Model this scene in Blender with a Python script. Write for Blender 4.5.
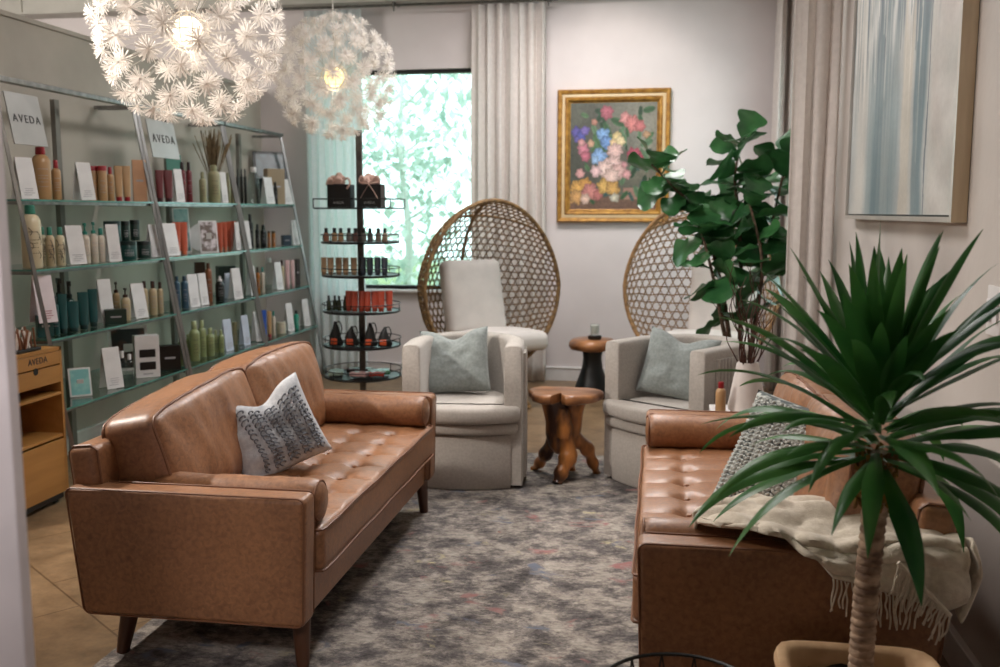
import bpy, bmesh, math, random
from mathutils import Vector, Matrix, noise
for o in list(bpy.data.objects): bpy.data.objects.remove(o)
S = bpy.context.scene
C = S.collection
PI = math.pi
def R(a): return math.radians(a)

# ---------------------------------------------------------------- camera
cd = bpy.data.cameras.new('camera'); cam = bpy.data.objects.new('camera', cd); C.objects.link(cam)
cam.location = (0, 0, 1.5); cam.rotation_euler = (R(90 - 7.125), 0, R(9.277))
cd.sensor_width = 36; cd.lens = 35; cd.clip_start = 0.05; cd.clip_end = 200
cd.dof.use_dof = True; cd.dof.focus_distance = 3.3; cd.dof.aperture_fstop = 3.2
S.camera = cam
# ---------------------------------------------------------------- view
S.view_settings.view_transform = 'Standard'; S.view_settings.look = 'None'
S.view_settings.gamma = 1; S.view_settings.use_curve_mapping = False
S.view_settings.exposure = 0.0
# ---------------------------------------------------------------- world: overcast daylight
W = bpy.data.worlds.new('world'); S.world = W; W.use_nodes = True
bg = W.node_tree.nodes['Background']; bg.inputs[0].default_value = (0.78, 0.99, 1.0, 1); bg.inputs[1].default_value = 3.0
# ---------------------------------------------------------------- lamps: spots and added, unseen fill lights
def area(name, loc, target, size, power, col=(1, .96, .93), spread=180):
    l = bpy.data.lights.new(name, 'AREA'); l.energy = power; l.size = size; l.color = col; l.spread = R(spread)
    o = bpy.data.objects.new(name, l); C.objects.link(o); o.location = loc
    d = Vector(target) - Vector(loc); o.rotation_euler = d.to_track_quat('-Z', 'Y').to_euler(); return o
def spot(name, loc, target, power, ang=50, col=(1, .92, .84), rad=.06, blend=.6):
    l = bpy.data.lights.new(name, 'SPOT'); l.energy = power; l.spot_size = R(ang); l.color = col; l.shadow_soft_size = rad; l.spot_blend = blend
    o = bpy.data.objects.new(name, l); C.objects.link(o); o.location = loc
    d = Vector(target) - Vector(loc); o.rotation_euler = d.to_track_quat('-Z', 'Y').to_euler(); return o
spot('ceiling_spot_sofa', (-3.45, 3.4, 2.55), (-.6, 4.3, .2), 300, 85, rad=.06)
spot('ceiling_spot_seat', (-.4, 5.9, 3.4), (-1.2, 3.9, .4), 170, 55, rad=.10, col=(1, .95, .92))
spot('ceiling_spot_right', (-.4, 4.9, 3.4), (.15, 3.7, .4), 75, 45, rad=.10)
spot('ceiling_spot_picture', (-.35, 7.0, 3.4), (-.42, 8.6, 2.3), 36, 65, rad=.05)
spot('fill_spot_partition', (-.3, -.7, 3.3), (-1.3, 1.3, 1.45), 380, 30, rad=.3, col=(1, .96, .97), blend=1)  # unseen spot added to brighten the near partition
sun = bpy.data.lights.new('sun', 'SUN'); sun.energy = 4.5; sun.angle = R(20); sun.color = (1, 1, .97)
so_ = bpy.data.objects.new('sun', sun); C.objects.link(so_); so_.location = (0, 4, 12); so_.rotation_euler = (R(28), 0, 0)
area('fill_area_front', (-2.3, .9, 3.45), (-2.1, 2.8, 0), .8, 24, (1, .96, .93))  # added soft fill towards the left sofa's near side, no visible fixture
area('fill_area_middle', (-.9, 4.2, 3.45), (-.9, 4.2, 0), 1.2, 50, (1, .96, .94))  # unseen soft fill added over the middle of the room
area('fill_area_back', (-.8, 6.9, 3.45), (-.8, 6.9, 0), 1.0, 66, (1, .965, .96))  # soft fill added over the chairs, not a visible fixture
area('fill_area_far_left', (-5.2, 5.5, 2.9), (-5.2, 6.5, 3.4), 1.0, 60, (1, .95, .88))  # hidden upward fill added to lighten the space above the half wall

# ---------------------------------------------------------------- materials
def nodes(name):
    m = bpy.data.materials.new(name); m.use_nodes = True
    return m, m.node_tree.nodes, m.node_tree.links, m.node_tree.nodes['Principled BSDF']
def lin(c): return tuple(((x/255)/12.92 if x/255 <= .04045 else ((x/255+.055)/1.055)**2.4) for x in c) + (1,)
_cache = {}
def pm(name, c1, c2=None, scale=6, rough=.5, metal=0, bump=0, bscale=60, sheen=0, detail=6, spec=.5, emit=0, vor=False, coat=0, stretch=(1, 1, 1), lo=.35, hi=.65, trl=0):
    if name in _cache: return _cache[name]
    m, N, L, b = nodes(name); c1 = lin(c1)
    b.inputs['Roughness'].default_value = rough; b.inputs['Metallic'].default_value = metal
    b.inputs['Specular IOR Level'].default_value = spec
    if coat: b.inputs['Coat Weight'].default_value = coat; b.inputs['Coat Roughness'].default_value = .15
    if sheen: b.inputs['Sheen Weight'].default_value = sheen
    tc = N.new('ShaderNodeTexCoord'); mp = N.new('ShaderNodeMapping'); mp.inputs['Scale'].default_value = stretch
    L.new(tc.outputs['Object'], mp.inputs[0])
    c2 = lin(c2) if c2 else tuple(x*.88 for x in c1[:3]) + (1,)
    n = N.new('ShaderNodeTexNoise'); n.inputs['Scale'].default_value = scale; n.inputs['Detail'].default_value = detail
    L.new(mp.outputs[0], n.inputs['Vector'])
    r = N.new('ShaderNodeValToRGB'); r.color_ramp.elements[0].position = lo; r.color_ramp.elements[1].position = hi
    r.color_ramp.elements[0].color = c2; r.color_ramp.elements[1].color = c1
    L.new(n.outputs['Fac'], r.inputs[0]); L.new(r.outputs[0], b.inputs['Base Color'])
    if emit: b.inputs['Emission Color'].default_value = c1; b.inputs['Emission Strength'].default_value = emit
    if bump:
        t = N.new('ShaderNodeTexVoronoi' if vor else 'ShaderNodeTexNoise'); t.inputs['Scale'].default_value = bscale
        L.new(mp.outputs[0], t.inputs['Vector'])
        bp = N.new('ShaderNodeBump'); bp.inputs['Strength'].default_value = bump; bp.inputs['Distance'].default_value = .004
        L.new(t.outputs[0], bp.inputs['Height']); L.new(bp.outputs[0], b.inputs['Normal'])
    if trl:
        tr = N.new('ShaderNodeBsdfTranslucent'); L.new(r.outputs[0], tr.inputs[0])
        mx = N.new('ShaderNodeMixShader'); mx.inputs[0].default_value = trl
        out = N['Material Output']; L.new(b.outputs[0], mx.inputs[1]); L.new(tr.outputs[0], mx.inputs[2]); L.new(mx.outputs[0], out.inputs[0])
    _cache[name] = m; return m
def glassy(name, tint, rough=.02, dens=.12, ior=1.45):
    if name in _cache: return _cache[name]
    m, N, L, b = nodes(name)
    t = N.new('ShaderNodeBsdfTransparent'); t.inputs[0].default_value = lin(tint)
    g = N.new('ShaderNodeBsdfGlossy'); g.inputs['Roughness'].default_value = rough
    f0 = N.new('ShaderNodeLayerWeight'); f0.inputs[0].default_value = .5; f = N.new('ShaderNodeMath'); f.operation = 'POWER'; f.inputs[1].default_value = 4.5; L.new(f0.outputs['Facing'], f.inputs[0])
    ad = N.new('ShaderNodeMath'); ad.operation = 'ADD'; ad.inputs[1].default_value = dens*.3
    mx = N.new('ShaderNodeMixShader'); L.new(f.outputs[0], ad.inputs[0]); L.new(ad.outputs[0], mx.inputs[0])
    L.new(t.outputs[0], mx.inputs[1]); L.new(g.outputs[0], mx.inputs[2]); L.new(mx.outputs[0], N['Material Output'].inputs[0])
    _cache[name] = m; return m

M = {}
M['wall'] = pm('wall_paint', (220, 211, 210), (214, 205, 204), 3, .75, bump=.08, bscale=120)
M['wallshade'] = pm('wall_paint_shaded', (196, 188, 181), (188, 180, 173), 2.5, .7, bump=.25, bscale=30)  # same paint as the other walls, darkened to stand for the right wall's shade
M['lowwall'] = pm('grey_beige_paint', (184, 176, 164), (164, 157, 146), 1.6, .6, bump=.06, bscale=80)
M['ceil'] = pm('ceiling_paint', (190, 186, 178), rough=.8)
M['trim'] = pm('white_trim', (222, 218, 216), rough=.45)
M['jamb'] = pm('white_jamb', (236, 226, 226), rough=.5)
M['black'] = pm('black_metal', (22, 22, 22), (14, 14, 14), rough=.4)
M['steel'] = pm('brushed_steel', (150, 150, 148), (120, 120, 120), 20, .32, metal=.85, stretch=(1, 1, .1))
M['dsteel'] = pm('dark_steel', (112, 110, 104), (86, 84, 80), 20, .4, metal=.7)
M['glass'] = glassy('clear_glass', (248, 252, 251))
M['shelfglass'] = glassy('shelf_glass', (222, 240, 234), .03, .2)
M['shelfedge'] = pm('shelf_glass_edge', (96, 156, 146), (76, 130, 120), 8, .15, spec=.8)
# leather
def leather(name, c1, c2):
    m, N, L, b = nodes(name)
    tc = N.new('ShaderNodeTexCoord')
    n1 = N.new('ShaderNodeTexNoise'); n1.inputs['Scale'].default_value = 4; n1.inputs['Detail'].default_value = 10; n1.inputs['Roughness'].default_value = .65; n1.inputs['Distortion'].default_value = .4
    n2 = N.new('ShaderNodeTexNoise'); n2.inputs['Scale'].default_value = 60; n2.inputs['Detail'].default_value = 8; n2.inputs['Distortion'].default_value = .6
    ad = N.new('ShaderNodeMath'); ad.operation = 'MULTIPLY_ADD'; ad.inputs[1].default_value = .6
    r = N.new('ShaderNodeValToRGB'); e = r.color_ramp.elements; e[0].position = .42; e[1].position = 1.05; e[0].color = lin(c2); e[1].color = lin(c1)
    L.new(tc.outputs['Object'], n1.inputs['Vector']); L.new(tc.outputs['Object'], n2.inputs['Vector'])
    L.new(n1.outputs['Fac'], ad.inputs[0]); L.new(n2.outputs['Fac'], ad.inputs[2]); 
    L.new(ad.outputs[0], r.inputs[0]); L.new(r.outputs[0], b.inputs['Base Color'])
    rr = N.new('ShaderNodeMapRange'); rr.inputs[3].default_value = .36; rr.inputs[4].default_value = .54
    L.new(n2.outputs['Fac'], rr.inputs[0]); L.new(rr.outputs[0], b.inputs['Roughness'])
    v = N.new('ShaderNodeTexVoronoi'); v.inputs['Scale'].default_value = 210; v.feature = 'DISTANCE_TO_EDGE'
    L.new(tc.outputs['Object'], v.inputs['Vector'])
    s = N.new('ShaderNodeMath'); s.operation = 'MULTIPLY_ADD'; s.inputs[1].default_value = .5
    L.new(v.outputs[0], s.inputs[0]); L.new(n2.outputs['Fac'], s.inputs[2])
    bp = N.new('ShaderNodeBump'); bp.inputs['Strength'].default_value = .22; bp.inputs['Distance'].default_value = .004
    L.new(s.outputs[0], bp.inputs['Height']); L.new(bp.outputs[0], b.inputs['Normal'])
    b.inputs['Specular IOR Level'].default_value = .55; b.inputs['Coat Weight'].default_value = .32; b.inputs['Coat Roughness'].default_value = .42
    return m
M['leather'] = leather('tan_leather', (158, 109, 72), (104, 67, 42))
M['piping'] = pm('dark_piping', (124, 82, 56), rough=.5)
M['walnut'] = pm('walnut_wood', (96, 60, 38), (66, 40, 26), 10, .4, stretch=(1, 1, .15), bump=.1)
M['bamboo'] = pm('bamboo_wood', (182, 132, 72), (162, 114, 58), 14, .4, stretch=(1, .12, 1))
M['teak'] = pm('teak_root_wood', (196, 126, 62), (60, 30, 12), 8, .34, detail=10, bump=.5, bscale=22, stretch=(1, 1, .35), lo=.40, hi=.58, coat=.2)
M['teaktop'] = pm('teak_slab_wood', (186, 128, 82), (96, 54, 28), 9, .35, detail=10, bump=.25, bscale=18, stretch=(.4, 1.4, 1), coat=.2)
M['boucle'] = pm('grey_beige_weave', (182, 175, 167), (170, 163, 155), 90, .9, bump=.55, bscale=260, sheen=.2)
M['sage'] = pm('sage_linen', (150, 157, 154), (134, 142, 140), 70, .9, bump=.5, bscale=200, sheen=.2)
M['bluegrey'] = pm('grey_cotton', (196, 198, 200), (178, 180, 184), 60, .9, bump=.4, bscale=220)
M['loop'] = pm('dark_grey_yarn', (134, 138, 144), (104, 108, 116), 60, .9, bump=.5, bscale=200)
M['knit'] = pm('knit', (196, 198, 192), (96, 104, 104), 26, .9, bump=.9, bscale=60, lo=.44, hi=.55, stretch=(1, 1, 2.2), detail=4)
M['throw'] = pm('cream_throw_cloth', (226, 214, 196), (206, 192, 172), 50, .95, bump=.5, bscale=240, sheen=.3)
M['curtain'] = pm('white_curtain_cloth', (238, 231, 226), (230, 223, 218), 30, .9, bump=.2, bscale=300, trl=.35)
M['sheer'] = pm('sheer_curtain_cloth', (244, 248, 248), (238, 244, 244), 30, .9, trl=.6)
M['rattan'] = pm('rattan', (150, 116, 72), (96, 70, 42), 40, .55, bump=.3, bscale=150)
M['rattan2'] = pm('pale_rattan', (172, 132, 88), (126, 92, 58), 40, .55, bump=.3, bscale=150)
M['whitecush'] = pm('white_cushion_cloth', (222, 214, 208), rough=.9, bump=.2, bscale=200)
M['gold'] = pm('gilded_frame', (190, 142, 66), (140, 96, 40), 18, .38, metal=.35, bump=.3, bscale=60)
M['liner'] = pm('cream_liner', (214, 190, 150), rough=.5)
M['silverwood'] = pm('weathered_wood_frame', (240, 222, 192), (206, 184, 150), 14, .5, stretch=(1, 1, .1), bump=.2)
M['silver'] = pm('silver_frame_face', (206, 200, 192), rough=.35, metal=.3)
M['leaf'] = pm('fiddle_leaf', (66, 120, 68), (36, 82, 46), 5, .32, coat=.2, trl=.15)
M['leaf2'] = pm('yucca_leaf', (84, 142, 66), (34, 96, 48), 3.5, .36, stretch=(1, 1, 1), trl=.2, bump=.15, bscale=40)
M['bark'] = pm('brown_bark', (112, 92, 76), (66, 50, 38), 30, .9, bump=.8, bscale=70)
M['yutrunk'] = pm('ringed_trunk', (204, 176, 150), (128, 102, 84), 24, .8, bump=.8, bscale=50, stretch=(1, 1, 2))
M['dryleaf'] = pm('dry_leaf_base', (168, 128, 52), (104, 70, 30), 20, .7)
M['potclay'] = pm('tan_clay', (212, 176, 136), (190, 152, 114), 12, .7, bump=.2)
M['soil'] = pm('dark_soil', (40, 32, 26), (18, 14, 12), 40, .95, bump=1, bscale=60)
M['petal'] = pm('white_paper_petal', (250, 244, 238), (240, 234, 228), 20, .7, trl=.35)
M['bulb'] = pm('bulb_glow', (255, 236, 200), rough=.5, emit=2.2)
M['bulb2'] = pm('bulb_glow_warm', (255, 222, 150), rough=.5, emit=2.0)
M['wirew'] = pm('white_wire', (226, 220, 212), rough=.4)
M['signgrey'] = pm('grey_sign_panel', (172, 172, 170), rough=.35)
M['ink'] = pm('dark_ink', (62, 60, 60), rough=.6)
M['card'] = pm('white_card', (228, 226, 226), (222, 220, 220), rough=.5)
M['cardprint'] = pm('grey_print', (176, 174, 178), rough=.6)
M['pinkprint'] = pm('pink_print', (176, 108, 120), rough=.6)

# ---------------------------------------------------------------- mesh builder
class MB:
    def __init__(s): s.bm = bmesh.new(); s.mi = 0; s.T = Matrix.Identity(4)
    def _add(s, vs, fs, uv=None):
        b = [s.bm.verts.new(s.T @ Vector(v)) for v in vs]
        out = []
        for f in fs:
            try: q = s.bm.faces.new([b[i] for i in f]); q.material_index = s.mi; out.append(q)
            except ValueError: pass
        return b, out
    def box(s, c, d, rz=0, bev=0, rot=None, seg=2):
        q = bmesh.new(); bmesh.ops.create_cube(q, size=1)
        for v in q.verts: v.co = Vector((v.co.x*d[0], v.co.y*d[1], v.co.z*d[2]))
        if bev: bmesh.ops.bevel(q, geom=list(q.edges), offset=bev, segments=seg, affect='EDGES', profile=.6)
        m = Matrix.Translation(c) @ (rot.to_4x4() if rot else Matrix.Rotation(rz, 4, 'Z'))
        q.verts.index_update()
        s._add([m @ v.co for v in q.verts], [[v.index for v in f.verts] for f in q.faces]); q.free(); return s
    def tube(s, pts, r, n=8, cap=True, closed=False, flat=None):
        pts = [Vector(p) for p in pts]; k = len(pts)
        rs = r if isinstance(r, (list, tuple)) else [r]*k
        vs = []; up = None
        for i, p in enumerate(pts):
            if closed: t = pts[(i+1) % k] - pts[i-1]
            else: t = pts[min(i+1, k-1)] - pts[max(i-1, 0)]
            t.normalize()
            if up is None: up = Vector((0, 0, 1)) if abs(t.z) < .9 else Vector((1, 0, 0))
            up = (up - t*up.dot(t)); up.normalize(); w = t.cross(up)
            for j in range(n):
                a = 2*PI*j/n; vs.append(p + up*math.cos(a)*rs[i]*(flat or 1) + w*math.sin(a)*rs[i])
        fs = []
        for i in range(k if closed else k-1):
            for j in range(n):
                a = i*n+j; b = i*n+(j+1) % n; c = ((i+1) % k)*n+(j+1) % n; d = ((i+1) % k)*n+j
                fs.append((a, b, c, d))
        if cap and not closed: fs.append(tuple(range(n))[::-1]); fs.append(tuple(range((k-1)*n, k*n)))
        s._add(vs, fs); return s
    def lathe(s, prof, c=(0, 0, 0), n=24, ex=1, ey=1, fn=None):
        vs = []; k = len(prof)
        for (r, z) in prof:
            for j in range(n):
                a = 2*PI*j/n; v = Vector((r*math.cos(a)*ex, r*math.sin(a)*ey, z))
                if fn: v = fn(v, a)
                vs.append(v + Vector(c))
        fs = [(i*n+j, i*n+(j+1) % n, (i+1)*n+(j+1) % n, (i+1)*n+j) for i in range(k-1) for j in range(n)]
        fs.append(tuple(range(n))[::-1]); fs.append(tuple(range((k-1)*n, k*n)))
        s._add(vs, fs); return s
    def grid(s, fn, nu, nv, cu=False, mfn=None):
        vs = [fn(i/nu, j/nv) for i in range(nu + (0 if cu else 1)) for j in range(nv+1)]
        m = nv+1; k = nu + (0 if cu else 1); fs = []
        for i in range(nu):
            for j in range(nv):
                fs.append((i*m+j, ((i+1) % k)*m+j, ((i+1) % k)*m+j+1, i*m+j+1))
        b, f = s._add(vs, fs)
        if mfn:
            for q, ff in enumerate(f): ff.material_index = mfn(q // nv, q % nv)
        return b
    def rbox(s, c, d, r, n=(6, 6, 6), fn=None, rot=None):
        """rounded box: gridded cube projected on a rounded box, then fn(local co) -> co"""
        vs = {}; V = []; F = []
        h = Vector(d)/2; AX = []
        for a in range(3):
            rr = min(r, h[a]*.98); e = [rr*math.tan(R(t)) for t in (45, 31, 16)]
            inn = h[a]-rr
            AX.append([-(inn+x) for x in e] + [-inn+2*inn*q/n[a] for q in range(n[a]+1)] + [inn+x for x in e[::-1]])
        n = [len(q)-1 for q in AX]
        def key(i, j, k):
            q = (i, j, k)
            if q not in vs:
                p = Vector((AX[0][i], AX[1][j], AX[2][k]))
                inn = Vector([max(-(h[a]-min(r, h[a]*.98)), min(h[a]-min(r, h[a]*.98), p[a])) for a in range(3)])
                dd = p-inn
                if dd.length > 1e-9: p = inn + dd.normalized()*r
                if fn: p = fn(p.copy(), Vector((p.x/h.x, p.y/h.y, p.z/h.z)))
                if rot: p = rot @ p
                vs[q] = len(V); V.append(p + Vector(c))
            return vs[q]
        def face(a, b, c2, d2): F.append((key(*a), key(*b), key(*c2), key(*d2)))
        for i in range(n[0]):
            for j in range(n[1]):
                face((i, j, 0), (i, j+1, 0), (i+1, j+1, 0), (i+1, j, 0)); face((i, j, n[2]), (i+1, j, n[2]), (i+1, j+1, n[2]), (i, j+1, n[2]))
        for i in range(n[0]):
            for k in range(n[2]):
                face((i, 0, k), (i+1, 0, k), (i+1, 0, k+1), (i, 0, k+1)); face((i, n[1], k), (i, n[1], k+1), (i+1, n[1], k+1), (i+1, n[1], k))
        for j in range(n[1]):
            for k in range(n[2]):
                face((0, j, k), (0, j, k+1), (0, j+1, k+1), (0, j+1, k)); face((n[0], j, k), (n[0], j+1, k), (n[0], j+1, k+1), (n[0], j, k+1))
        s._add(V, F); return s
    def build(s, name, mats, parent=None, smooth=True, ang=38, loc=None):
        me = bpy.data.meshes.new(name); 
        bmesh.ops.recalc_face_normals(s.bm, faces=list(s.bm.faces))
        s.bm.to_mesh(me); s.bm.free()
        for m in (mats if isinstance(mats, (list, tuple)) else [mats]): me.materials.append(m)
        if smooth:
            for p in me.polygons: p.use_smooth = True
            me.set_sharp_from_angle(angle=R(ang))
        o = bpy.data.objects.new(name, me); C.objects.link(o)
        if parent: o.parent = parent
        if loc: o.location = loc
        return o
def thing(name, label, cat, loc=(0, 0, 0), rz=0, group=None):
    o = bpy.data.objects.new(name, None); C.objects.link(o); o.empty_display_size = .1
    o.location = loc; o.rotation_euler = (0, 0, rz); o['label'] = label; o['category'] = cat
    if group: o['group'] = group
    return o
def tag(o, label, cat, group=None):
    o['label'] = label; o['category'] = cat
    if group: o['group'] = group
    return o
def struct(o): o['kind'] = 'structure'; return o
def text_mesh(txt, size, ext, mat, name, parent, M4, spacing=1.1):
    cu = bpy.data.curves.new('t', 'FONT'); cu.body = txt; cu.size = size; cu.extrude = ext; cu.align_x = 'CENTER'; cu.align_y = 'CENTER'; cu.space_character = spacing; cu.resolution_u = 3
    t = bpy.data.objects.new('t', cu); C.objects.link(t); bpy.context.view_layer.update()
    me = bpy.data.meshes.new_from_object(t.evaluated_get(bpy.context.evaluated_depsgraph_get()))
    bpy.data.objects.remove(t)
    me.transform(M4); me.materials.clear(); me.materials.append(mat)
    o = bpy.data.objects.new(name, me); C.objects.link(o); o.parent = parent; return o
def fnoise(p, s=1.0, seed=0): return noise.noise(Vector(p)*s + Vector((seed*7.3, seed*3.1, seed*1.7)))
def catmull(P, k=6):
    P = [Vector(p) for p in P]; out = []
    for i in range(len(P)-1):
        p0 = P[max(i-1, 0)]; p1 = P[i]; p2 = P[i+1]; p3 = P[min(i+2, len(P)-1)]
        for j in range(k):
            t = j/k; out.append(.5*((2*p1)+(-p0+p2)*t+(2*p0-5*p1+4*p2-p3)*t*t+(-p0+3*p1-3*p2+p3)*t**3))
    out.append(P[-1]); return out

# ================================================================ THE SETTING
YB = 8.6; XR = 1.0; XL = -3.62; ZC = 3.55
# floor: brown stained tiles laid diagonally
def floor_mat():
    m, N, L, b = nodes('brown_tile_floor')
    tc = N.new('ShaderNodeTexCoord'); mp = N.new('ShaderNodeMapping'); mp.inputs['Rotation'].default_value = (0, 0, R(38)); 
    L.new(tc.outputs['Object'], mp.inputs[0])
    br = N.new('ShaderNodeTexBrick'); br.inputs['Scale'].default_value = 1; br.inputs['Brick Width'].default_value = .62; br.inputs['Row Height'].default_value = .62; br.offset = .5
    br.inputs['Mortar Size'].default_value = .004; br.inputs['Color1'].default_value = (1, 1, 1, 1); br.inputs['Color2'].default_value = (.9, .9, .9, 1); br.inputs['Mortar'].default_value = (.5, .45, .4, 1)
    L.new(mp.outputs[0], br.inputs['Vector'])
    n = N.new('ShaderNodeTexNoise'); n.inputs['Scale'].default_value = 7; n.inputs['Detail'].default_value = 12; n.inputs['Roughness'].default_value = .7; L.new(tc.outputs['Object'], n.inputs['Vector'])
    r = N.new('ShaderNodeValToRGB'); e = r.color_ramp.elements; e[0].position = .35; e[0].color = lin((104, 82, 58)); e[1].position = .7; e[1].color = lin((152, 124, 92))
    L.new(n.outputs['Fac'], r.inputs[0])
    mx = N.new('ShaderNodeMix'); mx.data_type = 'RGBA'; mx.blend_type = 'MULTIPLY'; mx.inputs[0].default_value = 1
    L.new(r.outputs[0], mx.inputs[6]); L.new(br.outputs[0], mx.inputs[7]); L.new(mx.outputs[2], b.inputs['Base Color'])
    b.inputs['Roughness'].default_value = .35; return m
struct(MB().box((-2.9, 3.7, -.05), (9, 11, .1)).build('floor', floor_mat(), smooth=False))
struct(MB().box((-2.9, 3.7, ZC+.05), (9, 11, .1)).build('ceiling', M['ceil'], smooth=False))
# back wall with window opening
WX0, WX1, WZ0, WZ1 = -3.05, -1.5, .80, 2.755
def wall_open(axis, p0, p1, lo, hi, z1, ox0, ox1, oz0, oz1):
    b = MB()
    def bx(a0, a1, z0, z2):
        if a1-a0 < 1e-4 or z2-z0 < 1e-4: return
        if axis == 'y': b.box(((a0+a1)/2, (p0+p1)/2, (z0+z2)/2), (a1-a0, p1-p0, z2-z0))
        else: b.box(((p0+p1)/2, (a0+a1)/2, (z0+z2)/2), (p1-p0, a1-a0, z2-z0))
    bx(lo, ox0, 0, z1); bx(ox1, hi, 0, z1); bx(ox0, ox1, 0, oz0); bx(ox0, ox1, oz1, z1); return b
struct(wall_open('y', YB, YB+.18, -7.2, 1.18, ZC, WX0, WX1, WZ0, WZ1).build('wall_back', M['wall'], smooth=False))
struct(wall_open('x', XR, XR+.18, -1.6, YB, ZC, 6.6, 8.1, .8, 2.755).build('wall_right', M['wallshade'], smooth=False))
struct(MB().box((-7.2, 3.5, ZC/2), (.15, 10.4, ZC)).build('wall_far_left', M['wall'], smooth=False))
struct(MB().box((-3, -1.65, ZC/2), (8.4, .12, ZC)).build('wall_front', M['wall'], smooth=False))
lw = MB(); lw.box((XL-.07, 5.05, 1.29), (.14, 7.1, 2.58)); lw.box((XL-.07, 5.05, 2.595), (.17, 7.1, .03), bev=.006)
struct(lw.build('wall_left', M['lowwall'], smooth=False))
# near partition whose edge crosses the left of the view
struct(MB().box((-1.926, 1.313, ZC/2), (1.93, .026, ZC), bev=.004).build('wall_partition', M['jamb'], smooth=False))
# trims
t = MB(); t.box((-3.0, YB-.10, 3.425), (8.2, .20, .25)); t.box((-3.0, YB-.115, 3.305), (8.2, .23, .018)); t.box((-5.82, YB-.21, 3.43), (.02, .03, .24))
struct(t.build('trim_1', M['ceil'], smooth=False))
def baseboard(name, c, d):
    b = MB(); b.box(c, d)
    ax = 0 if d[0] > d[1] else 1
    d2 = [d[0], d[1], .016]; d2[1-ax] += .012
    b.box((c[0], c[1], d[2]+.004), d2, bev=.004); struct(b.build(name, M['trim'], smooth=False))
baseboard('baseboard_back', (-1.3, YB-.009, .055), (4.6, .018, .11))
baseboard('baseboard_right', (XR-.009, 3.5, .055), (.018, 10, .11))
baseboard('baseboard_left', (XL+.009, 5.05, .055), (.018, 7.0, .11))
# windows
def window(name, axis, a0, a1, z0, z1, p):
    fr = MB(); w = .035
    def bx(b, a, z, da, dz, dp):
        if axis == 'y': b.box((a, p, z), (da, dp, dz), bev=.003)
        else: b.box((p, a, z), (dp, da, dz), bev=.003)
    bx(fr, (a0+a1)/2, z0+w/2, a1-a0, w, .07); bx(fr, (a0+a1)/2, z1-w/2, a1-a0, w, .07)
    bx(fr, a0+w/2, (z0+z1)/2, w, z1-z0, .07); bx(fr, a1-w/2, (z0+z1)/2, w, z1-z0, .07)
    o = struct(fr.build(name, M['black'], smooth=False))
    g = MB(); bx(g, (a0+a1)/2, (z0+z1)/2, a1-a0-2*w, z1-z0-2*w, .008)
    g.build('pane', M['glass'], o, smooth=False); return o
window('window_1', 'y', WX0, WX1, WZ0, WZ1, YB+.06)
window('window_2', 'x', 6.6, 8.1, .8, 2.755, XR+.06)
struct(MB().box(((WX0+WX1)/2, YB-.01, WZ0-.012), (WX1-WX0+.12, .09, .024), bev=.004).build('trim_2', M['trim'], smooth=False))

# ---------------------------------------------------------------- outside: ground and trees
struct(MB().box((0, 22, -.3), (60, 26.5, .1)).build('ground', pm('garden_ground', (120, 140, 96), (90, 110, 70), 2, .9), smooth=False))
OUT = pm('pale_tree_leaf', (214, 222, 216), (164, 188, 178), 3, .5, trl=.4)
def tree(x, y, h, rr, n, seed, label):
    rnd = random.Random(seed); t = thing('leafy_tree', label, 'tree', (x, y, -.25), 0, 'trees outside the window')
    b = MB(); pts = [(0, 0, 0), (.05, .03, h*.3), (-.06, .05, h*.55), (0, 0, h*.85)]; b.tube(catmull(pts), [.07-.05*i/18 for i in range(19)], 8)
    for k in range(7):
        a = k*2.4; z = h*(.35+.07*k); b.tube([(0, 0, z), (math.cos(a)*rr*.4, math.sin(a)*rr*.4, z+.3), (math.cos(a)*rr*.75, math.sin(a)*rr*.75, z+.7)], [.022, .015, .006], 5)
    b.build('trunk', pm('pale_bark', (200, 206, 200), rough=.9), t)
    f = MB(); cl = [(rnd.uniform(-1, 1), rnd.uniform(-1, 1), rnd.uniform(-1, 1)) for _ in range(34)]
    for i in range(n):
        c = cl[i % 34]; q = Vector((c[0]*rr*.8, c[1]*rr*.8, h*.58 + c[2]*h*.40)) + Vector([rnd.gauss(0, .26) for _ in range(3)])
        s = rnd.uniform(.06, .11); f.T = Matrix.Translation(q) @ Matrix.Rotation(rnd.uniform(0, 6.3), 4, 'Z') @ Matrix.Rotation(rnd.uniform(-1.2, 1.2), 4, 'X')
        f._add([(0, -s, 0), (s*.6, 0, s*.15), (0, s*1.2, 0), (-s*.6, 0, s*.15)], [(0, 1, 2, 3)])
    f.build('foliage', OUT, t, smooth=False)
tree(-3.6, 13.6, 4.6, 1.2, 1500, 1, 'leafy tree seen through the left half of the back window')
tree(-1.0, 17.4, 5.4, 1.5, 1700, 2, 'leafy tree seen through the right part of the back window')
tree(4.2, 9.2, 4.0, 1.4, 900, 4, 'leafy tree outside the side window behind the curtain')

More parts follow.
